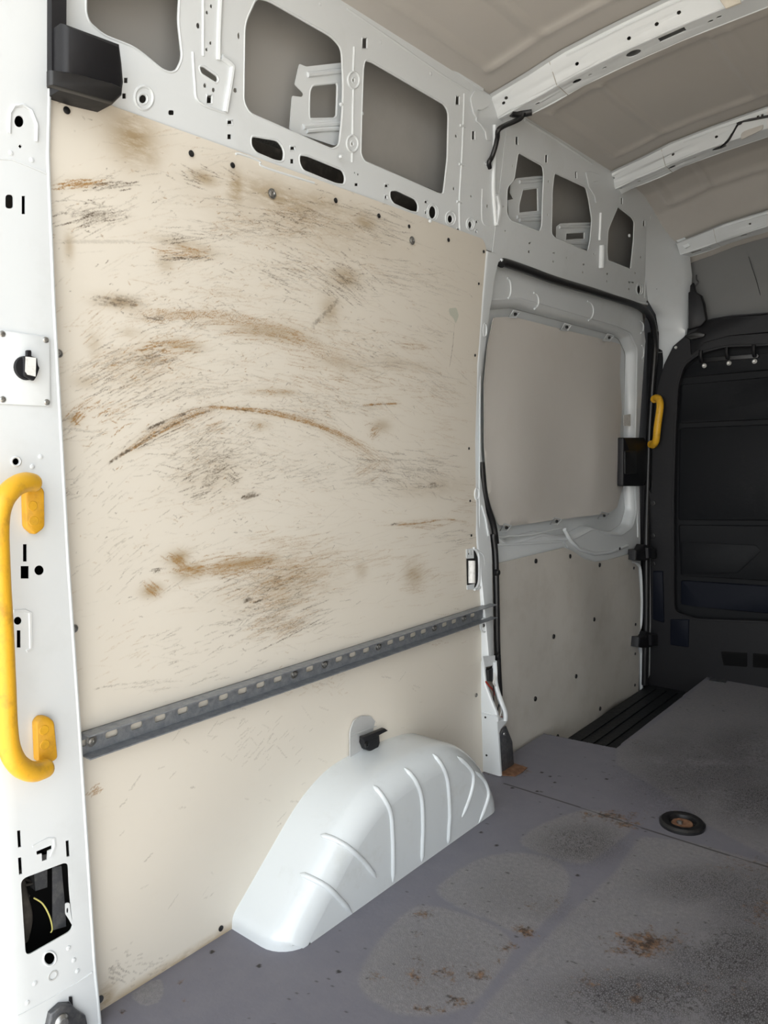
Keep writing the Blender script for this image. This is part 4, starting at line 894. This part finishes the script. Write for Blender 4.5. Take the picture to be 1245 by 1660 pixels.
# flared recess wall and back
n = len(rec); cen = Vector((sum(p[0] for p in rec)/n, sum(p[1] for p in rec)/n)); inn = [tuple(cen+(Vector(p)-cen)*.955) for p in rec]
rowsd = []
for k in range(5):
    t = k/4; e_ = math.sin(t*math.pi/2)
    rowsd.append([(prof(a[1])+DO-.045*(1-math.cos(t*math.pi/2)), a[0]+(b[0]-a[0])*e_, a[1]+(b[1]-a[1])*e_) for a, b in list(zip(rec+rec[:1], inn+inn[:1]))])
dm.grid(rowsd); dm.plate(inn, [], wall_map(DO-.045), .002, .1)
dm.tube([(prof(p[1])+DO,*p) for p in wpoly('D',[(165,1210),(300,1200),(420,1175)],DO)],.003,6)
for t, x, y, rx_, ry_ in (('D',205,215,12,40),('D',310,265,18,32),('D',525,305,22,38),('D',735,370,12,24),('D',740,470,8,26)):
    dm.tube([(prof(p[1])+DO,*p) for p in [wyz(t,x+rx_*math.cos(a),y+ry_*math.sin(a),DO) for a in [-1.7+3.2*k/12 for k in range(13)]]],.004,6)
dm.tube([(prof(p[1])+DO,*p) for p in wpoly('D',[(725,1060),(722,1130),(725,1210)],DO)],.003,6)
dm.tube([(prof(p[1])+DO+.004,*p) for p in wpoly('D',[(165,1240),(270,1235),(425,1225),(440,1250)],DO)],.004,6)
dm.tube([(prof(p[1])+DO+.002,*p) for p in wpoly('I',[(430,20),(450,60),(490,100),(550,118),(610,112),(680,85)],DO)],.008,8)
dm.build('door_shell', WHITE, dd, angle=50)
up = rpoly(wpoly('D',[(150,332),(225,328),(400,372),(600,422),(660,440),(652,560),(652,700),(640,800),(662,860),(665,985),(640,1090),(600,1115),(400,1142),(200,1168),(165,1160),(120,1050),(98,850),(102,600),(125,450)],DO-.02),.012)
def bul(u, v):
    t = (v-.80)/(1.42-.80); s_ = (u-2.13)/1.25
    return .014*math.sin(max(0,min(1,t))*math.pi)+.010*math.sin(s_*9.5-.6+(v-1)*1.2)*math.exp(-((v-1.0)/.35)**2)+.005*math.exp(-((s_-.78)/.07)**2-((v-1.0)/.25)**2)
dmb = MB(); dmb.plate(up, [], wall_map(DO-.022, bul), .004, .035); dmb.build('upper_board', DOORB, dd, angle=80)
lo = wpoly('I',[(165,155),(420,92),(455,108),(500,138),(550,150),(600,142),(680,120),(700,150),(722,170),(728,300),(727,420),(715,470),(727,520),(724,668),(600,752),(455,868)],DO+.006)
lo = [(2.15, wyz('I',165,155,DO+.006)[1]-.0)]+lo+[(2.15,-.02)]
def bul2(u, v): return .006*math.sin(u*11+v*4)*math.exp(-((v-.35)/.25)**2)+.004*math.sin(u*5)
dml = MB(); dml.plate(lo, [], wall_map(DO+.014, bul2), .005, .035); lbo = dml.build('lower_board', DOORL, dd, angle=80)
dtr = MB(); dtr.tube([(prof(p[1])+DO+.008,*p) for p in wpoly('I',[(455,862),(600,768),(724,682)],DO+.008)],.006,8)
dtr.tube(smooth_path([(prof(p[1])+DO+.006,*p) for p in wpoly('I',[(695,150),(718,155),(733,185),(738,300),(735,400),(722,440),(735,500),(738,670)],DO+.006)],4),.009,8); dtr.build('edge_bead', WHITE, dd)
for x, y in ((320,147),(453,128),(575,163),(655,97),(550,380),(392,449),(477,607),(317,698),(575,737),(405,848),(711,175),(717,400),(717,518),(717,643)):
    p = WP(*T_('I',x,y),DO+.018); MB().lathe((p.x-.003+bul2(p.y,p.z)*.6,p.y,p.z),(1,0,0),[(.0095 if x < 600 else .007,0),(.0085 if x < 600 else .006,.003),(0,.004)],14).build('plug', BLACKG, dd)
for x, y in ((235,318),(440,370),(610,412),(200,1172),(400,1147),(590,1124)):
    m_ = MB(); P4 = [(prof(wyz('D',a,b,DO)[1])+DO-.006,*wyz('D',a,b,DO)) for a,b in ((x-20,y+12),(x-2,y-14),(x+24,y-8),(x+8,y+14))]
    m_.tube(P4,.0028,6,closed=True); c_ = WP(*T_('D',x+3,y),DO-.004); m_.build('board_clip', WHITE, dd)
    MB().lathe((c_.x,c_.y,c_.z),(1,0,0),[(.006,-.006),(.005,.001),(0,.001)],10).build('clip_hole', BLACKG, dd)
hb = MB(); hb.bprism([(prof(p[1])+DO-.002,*p) for p in rpoly(wpoly('D',[(664,812),(748,812),(762,855),(762,965),(742,1006),(662,1006)],DO+.02),.006)],(.028,0,0),.006); ho = hb.build('latch_cover', BLACK, dd)
m_ = MB(); m_.bprism([(prof(p[1])+DO+.026,*p) for p in rpoly(wpoly('D',[(674,866),(720,862),(720,955),(674,958)],DO+.03),.004)],(.004,0,0),.0015); m_.build('latch_lever', BLACKG, dd)
lab = MB(); lab.plate(wpoly('D',[(668,722),(696,718),(696,766),(668,764)],DO+.002),[],wall_map(DO+.002),.001,.1); lab.build('sticker', LABEL, dd)
rr = MB(); rr.plate(rpoly(wpoly('D',[(668,450),(690,480),(690,700),(690,808),(745,808),(748,700),(762,500),(742,420),(700,400)],DO+.002),.006),[],wall_map(DO+.004, lambda u,v: 0),.003,.05)
for (x, y, s) in ((728,112,'I'),(740,458,'I')):
    g = thing('door_guide', 'upper black plastic door stop beside the cream door board' if y < 200 else 'lower black plastic door stop beside the cream door board', 'door fitting', wq('I',x,y,0), 'black stops on the sliding door edge')
    m_ = MB(); m_.bprism([wq('I',x+a,y+b,-.02) for a,b in ((-42,-12),(-18,-14),(-8,-34),(8,-30),(10,28),(-20,32),(-45,28))],(.040,0,0),.008); m_.build('stop_body', BLACK, g)
    m_ = MB(); m_.bprism([wq('I',x+a,y+b,.0) for a,b in ((10,-20),(38,-22),(44,-6),(44,24),(12,22))],(.034,0,0),.006); m_.build('stop_pad', BLACK, g)

# ================================================================== ROOF BOWS
def roof_bow(label, y0, rear_holes, bot_holes, x0, dz=0.0, yshift=0.0, gap=0.0):
    t = thing('roof_bow', label, 'roof rib', (.9,y0+.05,2.15), 'white ribs across the roof')
    def sk(x): return skin(x)-dz-gap
    def dpt(x): return .048*min(1, .72+ x*1.2) if x < .25 else .048
    def mr(u, v, d): return (u, y0+.045*v+d, sk(u)-.003-dpt(u)*v+.5*d)
    def mb2(u, v, d): return (u, y0+.045+.07*v, sk(u)-.003-dpt(u)+d-.004*v)
    m_ = MB(); X1 = 1.80
    def oval(c, n_=14): return [(c[0]+c[2]*math.cos(2*math.pi*k/n_), c[1]+c[3]*math.sin(2*math.pi*k/n_)) for k in range(n_)]
    def rc(c): return rpoly([(c[0]-c[2],c[1]-c[3]),(c[0]+c[2],c[1]-c[3]),(c[0]+c[2],c[1]+c[3]),(c[0]-c[2],c[1]+c[3])], .006, 3)
    ol = [(x, 0) for x in np.arange(x0, X1, .05)]+[(X1,0),(X1,1)]+[(x, 1) for x in np.arange(X1-.03, x0, -.05)]+[(x0,1)]
    m_.plate(ol, [oval(h) for h in rear_holes], mr, .0018, .25); m_.plate(ol, [oval(h) if len(h) == 4 else rc(h) for h in bot_holes], mb2, .0018, .25)
    Xs = np.arange(x0, X1+.01, .04)
    m_.grid([[mb2(x,1,0), (x, y0+.135, sk(x)-.012), (x, y0+.15, sk(x)-.004)] for x in Xs])
    m_.grid([[(x, y0-.022, sk(x)-.006), (x, y0, sk(x)-.004)] for x in Xs])
    m_.tube([mr(x, .16, -.001) for x in Xs if x > .30], .0035, 6)
    m_.tube([mr(x, 1.0, .0015) for x in Xs], .003, 6)
    m_.tube([mb2(x, 1.0, .0015) for x in Xs], .003, 6)
    m_.build('pressed_rib', WHITE, t, angle=50)
    j = MB(); xj = .262
    j.tube([mr(xj,0,-.001), mr(xj,1,-.001), mb2(xj,.5,-.001), mb2(xj,1,-.001)], .0012, 6); j.build('sleeve_edge', GREYP, t)
    return t, mr, mb2
def xr(t, x, y, yy): return hit(*T_(t, x, y), 1, yy).x
rh = [(xr('C',a,b,2.075),v,.0055,.07) for a,b,v in ((190,417,.55),(205,405,.4),(480,261,.65),(688,150,.65),(800,90,.6),(890,52,.55))]
bh = [(xr('C',a,b,2.125),v,r,rv) for a,b,v,r,rv in ((237,443,.5,.007,.06),(323,403,.5,.007,.06),(533,296,.5,.005,.05),(590,269,.5,.006,.05),(480,317,.5,.013,.12),(708,213,.45,.020,.2),(1014,80,.5,.007,.06),(1050,65,.45,.007,.06))]
bh.append((xr('C',866,132,2.125),.35,.034,.14,1))
rb1, mr1, mb1 = roof_bow('nearest white roof rib, with punched holes, meeting the rear frame', 2.048, rh, bh, .03)
rh = [(xr('C',a,b,2.945),v,.0055,.07) for a,b,v in ((622,700,.55),(632,692,.4),(867,599,.6),(1041,527,.55))]
bh = [(xr('C',a,b,2.99),v,r,rv) for a,b,v,r,rv in ((655,720,.5,.007,.06),(728,692,.5,.007,.06),(860,638,.5,.013,.12),(905,624,.5,.005,.05),(950,606,.5,.006,.05),(1052,573,.4,.024,.2))]
rb2, mr2, mb2_ = roof_bow('middle white roof rib, with a thin black cable along it', 2.915, rh, bh, .02)
rh = [(xr('Q',1100,440,3.58),.5,.005,.07)]
bh = [(xr('Q',765,615,3.64),.5,.007,.08),(xr('Q',1053,540,3.64),.45,.013,.13),(xr('Q',1118,528,3.64),.45,.005,.06)]; bh.append((xr('Q',665,680,3.64),.4,.022,.14,1))
rb3, mr3, mb3 = roof_bow('farthest white roof rib, above the dark bulkhead', 3.545, rh, bh, .105, dz=.160, gap=.0)
# end brackets of the bows
for rb_, t, ptsA in ((rb1,'O',[(15,310),(50,245),(110,250),(190,290),(170,370),(110,405),(70,400),(62,500),(150,560),(185,600),(188,665),(150,655),(140,590),(40,430)]),
                     (rb2,'O',[(985,930),(1020,925),(1100,950),(1090,1000),(1040,1010),(1030,1060),(1065,1110),(1095,1130),(1098,1185),(1068,1185),(1060,1130),(1010,1050)])):
    m_ = MB(); P2 = rpoly(wpoly(t, ptsA, .004), .006, 3); m_.plate(P2, [], wall_map(.005), .004, .1); m_.tube([(prof(p[1])+.003, *p) for p in P2], .0014, 6, closed=True); m_.build('end_bracket', WHITE, rb_)
# cables
cb_ = MB(); pp = [mb1(.135,.5,-.004), mb1(.125,.45,-.02)]+[Vector(wq('O',x,y,o_)) for x,y,o_ in ((262,560,.045),(240,640,.03),(222,720,.02),(195,800,.012),(170,845,.008),(175,892,.002))]
cb_.tube(smooth_path(pp,5),.0075,10); o = cb_.build('black_cable', BLACKG); tag(o,'thick black cable hanging from the end of the nearest roof rib','cable')
o = MB().tube(smooth_path([mb1(.105,.2,-.001),mb1(.12,.5,-.003),mb1(.15,.8,-.001)],4),.012,10).build('cable_grommet', BLACKG); tag(o,'black rubber grommet where the thick cable leaves the nearest roof rib','grommet')
def rbp(t,x,y,yy): return hit(*T_(t,x,y),1,yy)
cb_ = MB(); cb_.tube(smooth_path([mb2_(xr('C',1052,573,2.97),.35,-.001), rbp('C',1085,562,2.95), rbp('C',1105,530,2.945), rbp('C',1132,490,2.925), rbp('C',1180,478,2.925), rbp('C',1245,465,2.925), rbp('C',1330,448,2.925)],5),.0042,8)
cb_.lathe(rbp('C',1132,488,2.924),(0,-1,0),[(.010,0),(.010,.004),(0,.005)],12)
for x in (1205,1222): cb_.box(*(lambda p:(p.x-.003,p.x+.003,p.y-.004,p.y+.002,p.z-.003,p.z+.014))(rbp('C',x,470,2.925)))
o = cb_.build('thin_cable', BLACKG); tag(o,'thin black cable clipped along the middle roof rib','cable')
cb_ = MB(); cb_.tube(smooth_path([rbp('C',x,y,3.05) for x,y in ((735,715),(728,735),(712,746),(690,744),(678,738))],5),.005,8)
o = cb_.build('short_cable', BLACKG); tag(o,'short black cable loop below the end of the middle roof rib','cable')
lp = MB(); cc = rbp('C',1182,525,2.953); lp.bprism([(cc.x+a,cc.y-.001,cc.z+b+.25*a) for a,b in rpoly([(-.036,-.012),(.036,-.012),(.036,.012),(-.036,.012)],.011)],(0,-.004,0),.0015); o = lp.build('interior_lamp', GREYP)
tag(o,'small oval grey lamp lens on the middle roof rib','lamp')
pd = MB()
pp = [rbp('N',x,y,2.055) for x,y in ((962,0),(1000,55),(1090,20),(1075,-40))]
pd.bprism([(p.x,p.y,p.z) for p in pp],(0,-.006,0),.002); pd.build('adhesive_pad', mat('pale_tape',(.62,.58,.50),.5,noise=(20,.4,(.5,.46,.38))), rb1)

# ================================================================== FRONT PILLAR
fp = thing('front_door_pillar', 'white curved pillar between the sliding door and the dark bulkhead', 'pillar', (.05,3.55,0))
Lc = [(1048,352),(1047,400),(1046,450),(1050,487),(1063,510),(1068,540),(1068,570),(1064,623),(1059,700),(1056,786),(1054,867),(1053,1000),(1051,1100)]
Rc = [(1100,352),(1112,400),(1117,445),(1114,500),(1112,530),(1110,545),(1098,562),(1082,600),(1070,650),(1064,740),(1060,860),(1060,1000),(1058,1090)]
rows = []
for (a, b) in zip(Lc, Rc):
    p = WP(*a, .002); q_ = hit(*b, 1, 3.635); mid = p.lerp(q_, .5)+Vector((-.008,.0,0)); r_ = []
    for k in range(9):
        t = k/8; r_.append(p*(1-t)**2+mid*2*t*(1-t)+q_*t*t)
    r_.append(q_+Vector((.004,.03,0))); rows.append(r_)
fpm = MB(); fpm.grid([[tuple(v) for v in (Vector(a).lerp(Vector(b), s) for a, b in zip(r0, r1))] for r0, r1 in zip(rows, rows[1:]) for s in (0,.25,.5,.75)]+[rows[-1]])
fpm.tube([tuple(v+Vector((.003,-.002,0))) for v in [hit(*T_('Q',x,y),1,3.50) for x,y in ((325,310),(315,480),(300,600),(280,670))]],.009,8)
fpm.build('pillar_pressing', WHITE, fp, angle=60)
gs = MB(); gp_ = [hit(*T_('Q',x,y),1,3.54) for x,y in ((280,262),(435,230),(500,330),(520,372),(430,385),(400,330))]
gs.prism(gp_,(0,.05,0))
gp_ = [hit(*T_('Q',x,y),1,3.56) for x,y in ((420,385),(520,372),(560,430),(600,500),(560,520),(480,450))]; gs.prism(gp_,(0,.05,0)); gs.build('gusset_plate', WHITE, fp)
for x, y, a, b in ((318,838,9,24),(700,1,1,1)):
    if a > 2:
        p = hit(*T_('Q',x,y),1,3.47); MB().tube([(p.x+.002,p.y,p.z-.012),(p.x+.002,p.y,p.z+.012)],.006,8).build('slot_plug', BLACKG, fp)
# yellow handle at front
yh = thing('grab_handle', 'small yellow grab handle in front of the dark bulkhead edge', 'grab handle', (.03,3.6,1.2))
pa = [hit(px,py,1,y_) for px,py,y_ in ((1063,645,3.60),(1068,647,3.58),(1070,660,3.56),(1066,690,3.56),(1063,715,3.57),(1058,722,3.60))]
MB().tube(smooth_path(pa,6),.0165,14).build('grip', YEL, yh)
for py in (647,720):
    p = hit(1062 if py < 700 else 1057, py, 1, 3.615); MB().lathe(p,(0,-1,0),[(.018,0),(.018,.012),(.012,.016),(0,.017)],14).build('mount', YEL2, yh)

# ================================================================== BULKHEAD
bkh = thing('bulkhead', 'dark charcoal bulkhead with moulded panels closing off the cab', 'bulkhead', (.9,3.66,0))
YB = 3.64
def bxz(t, x, y, yy=YB): p = hit(*T_(t, x, y), 1, yy); return (p.x, p.z)
def bmap(yy): return lambda u, v, d: (u, yy+d, v)
surr = [(-.06,-.12),(1.9,-.12),(1.9,1.60)]+[bxz('P',x,y) for x,y in ((1330,497),(1245,508),(1190,512),(1160,517),(1135,524),(1115,545),(1095,562),(1080,592),(1070,630),(1062,700),(1060,800))]+[(-.06,.9)]
innr = rpoly([(1.80,.42),(1.80,1.50)]+[bxz('P',x,y) for x,y in ((1245,560),(1180,562),(1140,572),(1112,592),(1102,625),(1098,700),(1095,800),(1095,950),(1096,990),(1130,1002))],.03)
m_ = MB(); m_.plate(surr, [innr], bmap(YB-.03), .03, .12, lip=.008); m_.build('surround', BLACK, bkh)
m_ = MB(); m_.box(-.06,1.9,YB+.012,YB+.05,-.12,1.60); m_.build('back_sheet', BULK, bkh, smooth=False)
def bpanel(name, t, pts, yy, dpt=.014, r=.012, mt=BULK):
    P2 = rpoly([bxz(t,x,y,yy) for x,y in pts], r); m__ = MB(); m__.bprism([(p[0],yy+dpt,p[1]) for p in P2],(0,-dpt,0),.006); return m__.build(name, mt, bkh)
bpanel('moulded_panel','P',[(1110,600),(1125,585),(1160,578),(1500,556),(1500,585),(1245,600),(1105,612)],YB)
bpanel('moulded_panel','P',[(1103,624),(1245,611),(1500,590),(1500,670),(1245,680),(1101,686)],YB)
bpanel('moulded_panel','P',[(1101,694),(1245,688),(1500,678),(1500,850),(1245,844),(1099,843)],YB)
bpanel('moulded_panel','P',[(1099,851),(1245,852),(1500,858),(1500,970),(1245,942),(1103,933)],YB,.010)
bpanel('raised_panel','P',[(1103,878),(1226,883),(1235,893),(1196,930),(1104,930)],YB-.002,.012,.008)
bpanel('moulded_panel','P',[(1103,941),(1245,950),(1500,965),(1500,1015),(1245,995),(1140,985),(1103,980)],YB,.012,mt=NAVY)
bpanel('lower_panel','P',[(1135,1050),(1245,1058),(1600,1090),(1600,1170),(1245,1104),(1140,1092)],YB-.02,.02,mt=NAVY)
bpanel('side_pad','P',[(1086,1004),(1117,1004),(1116,1050),(1086,1046)],YB-.035,.01,.006,NAVY)
bpanel('corner_column','P',[(1058,926),(1074,926),(1076,1010),(1058,1005)],YB-.04,.012,.004,NAVY)
for k in range(6):
    for (a, b) in (((745+k*3,1098+k*15),(912,1108+k*15)),((948,1110+k*15),(1120,1122+k*15))):
        p = bxz('L',*a,YB-.04); q_ = bxz('L',*b,YB-.04); MB().add([(p[0],YB-.042,p[1]-.004),(q_[0],YB-.042,q_[1]-.004),(q_[0],YB-.03,q_[1]+.004),(p[0],YB-.03,p[1]+.004)],[(0,1,2,3)]).build('vent_slat', BLACKG, bkh)
for (x, y) in ((310,140),(310,350),(310,530)):
    p = bxz('L',x,y,YB-.032); MB().lathe((p[0],YB-.032,p[1]),(0,-1,0),[(.013,0),(.012,.003),(.008,.004),(0,.003)],14).build('plug', BLACKG, bkh)
for x, y in ((543,392),(760,530),(948,511),(1143,497)):
    yy = YB-.036 if x < 600 else YB-.002; p = bxz('K',x,y,yy); r = .007 if x < 600 else .0105
    MB().lathe((p[0],yy,p[1]),(0,-1,0),[(r,0),(r,.002),(r*.6,.005),(r*.4,.004),(0,.004)],16).build('bulkhead_screw', mat('bright_washer',(.62,.62,.60),.35,.4) if 'bw' not in globals() else bw, bkh)
rk = thing('coat_hook_rail', 'black rail of three coat hooks at the top of the dark bulkhead', 'hooks', (.2,YB-.01,1.5))
P2 = [bxz('K',x,y,YB-.008) for x,y in ((720,505),(1170,470),(1180,455),(1170,440),(730,475))]
m_ = MB(); m_.bprism([(p[0],YB-.001,p[1]) for p in P2],(0,-.010,0),.003); m_.build('rail', BLACKG, rk)
for x, y in ((742,465),(938,443),(1143,425)):
    a = hit(*T_('K',x,y+30),1,YB-.014); m_ = MB(); m_.tube(smooth_path([a, a+Vector((0,-.012,.006)), a+Vector((0,-.022,.028)), a+Vector((0,-.020,.045))],4),.009,8,radii=None); m_.build('hook', BLACK, rk)
# trim above bulkhead, top bracket, grey cab roof wall
tp_ = thing('bulkhead_top_trim', 'black plastic trim strip along the top of the bulkhead', 'trim strip', (.9,YB,1.62))
m_ = MB(); m_.bprism([(p[0],YB+.02,p[1]) for p in [bxz('P',x,y,YB-.03) for x,y in ((1118,545),(1145,520),(1165,515),(1245,508),(1500,485),(1500,530),(1245,540),(1180,545),(1140,556),(1120,575))]],(0,-.06,0),.01); m_.build('trim_strip', BLACK, tp_)
m_ = MB(); m_.bprism([(p[0],YB-.03,p[1]) for p in rpoly([bxz('K',x,y,YB-.05) for x,y in ((600,305),(690,265),(770,285),(760,310),(650,335))],.006)],(0,-.02,0),.005); m_.build('corner_clip', BLACKG, tp_)
m_ = MB(); m_.bprism([(p[0],YB-.02,p[1]) for p in [bxz('Q',x,y,YB-.03) for x,y in ((598,890),(612,880),(615,830),(635,808),(652,880),(702,912),(725,980),(745,1120),(700,1170),(600,1195))]],(0,-.03,0),.006); o = m_.build('belt_anchor_cover', BLACK)
tag(o,'black plastic cover standing at the top left corner of the bulkhead','plastic cover')
ug = MB(); ug.grid([[(x, YB+.02+.07*(z-1.55)/.4, z) for x in np.arange(-.02,1.9,.08)] for z in np.arange(1.50,2.20,.05)]); o = ug.build('upper_partition', mat('grey_partition',(.18,.182,.182),.5,noise=(3,.2,(.16,.162,.162)),bump=(4,.2)))
tag(o,'smooth grey panel between the farthest roof rib and the dark bulkhead','panel')
m_ = MB(); m_.tube([hit(*T_('Q',x,y),1,YB+.05) for x,y in ((1085,590),(1150,790),(1220,1045))],.0012,6); m_.build('panel_joint', BLACKG, o)
cs = MB(); cs.tube(smooth_path([hit(*T_('Q',x,y),1,YB-.01) for x,y in ((655,740),(655,780),(670,800),(650,830),(640,850))],4),.0035,8); o = cs.build('thin_wire', BLACKG); tag(o,'thin black wire below the end of the farthest roof rib','wire')

# ================================================================== FLOOR FITTINGS
dr = thing('floor_ring', 'round black rubber floor ring with a rusty bolt recess', 'floor fitting', hit(1106,1334,2,0))
c_ = hit(1106,1334,2,0.006)
MB().lathe((c_.x,c_.y,0),(0,0,1),[(.062,0),(.062,.008),(.056,.014),(.044,.015),(.038,.012),(.036,.003)],36).build('rubber_ring', BLACKG, dr)
MB().lathe((c_.x,c_.y,.0),(0,0,1),[(.038,.0015),(.030,.002),(.028,.006),(.018,.006),(0,.003)],28).build('rusty_cup', RUST, dr)
MB().lathe((c_.x-.006,c_.y-.004,.004),(0,0,1),[(.009,0),(.008,.006),(.004,.008),(0,.008)],6).build('bolt', STEEL, dr)
t_ = thing('floor_plate', 'small steel plate let into the far floor by the bulkhead', 'floor fitting', hit(1167,1101,2,0))
pts = [hit(*T_('L',x,y),2,.001) for x,y in ((680,1248),(800,1255),(775,1295),(668,1280))]; MB().prism(pts,(0,0,.002)).build('plate', DSTEEL, t_)
c_ = hit(*T_('L',790,1264),2,.003); MB().lathe(c_,(0,0,1),[(.006,0),(.005,.003),(0,.004)],10).build('screw', STEEL, t_)
pts = [hit(*T_('R',x,y),2,.001) for x,y in ((445,1290),(450,1190),(560,1165),(640,1190),(715,1215),(640,1275),(590,1300))]
o = MB().prism(pts,(0,0,.0025)).build('rusty_plate', RUST); tag(o,'rust-brown flat plate on the floor at the foot of the door pillar','plate')
c_ = hit(*T_('L',450,1175),2,-.06); o = MB().lathe((c_.x,c_.y,-.085),(0,0,1),[(.014,0),(.012,.02),(.016,.03),(.010,.045),(0,.047)],14).build('tie_down_stud', STEEL); tag(o,'small bright metal stud in the dark corner beside the step tread','stud')
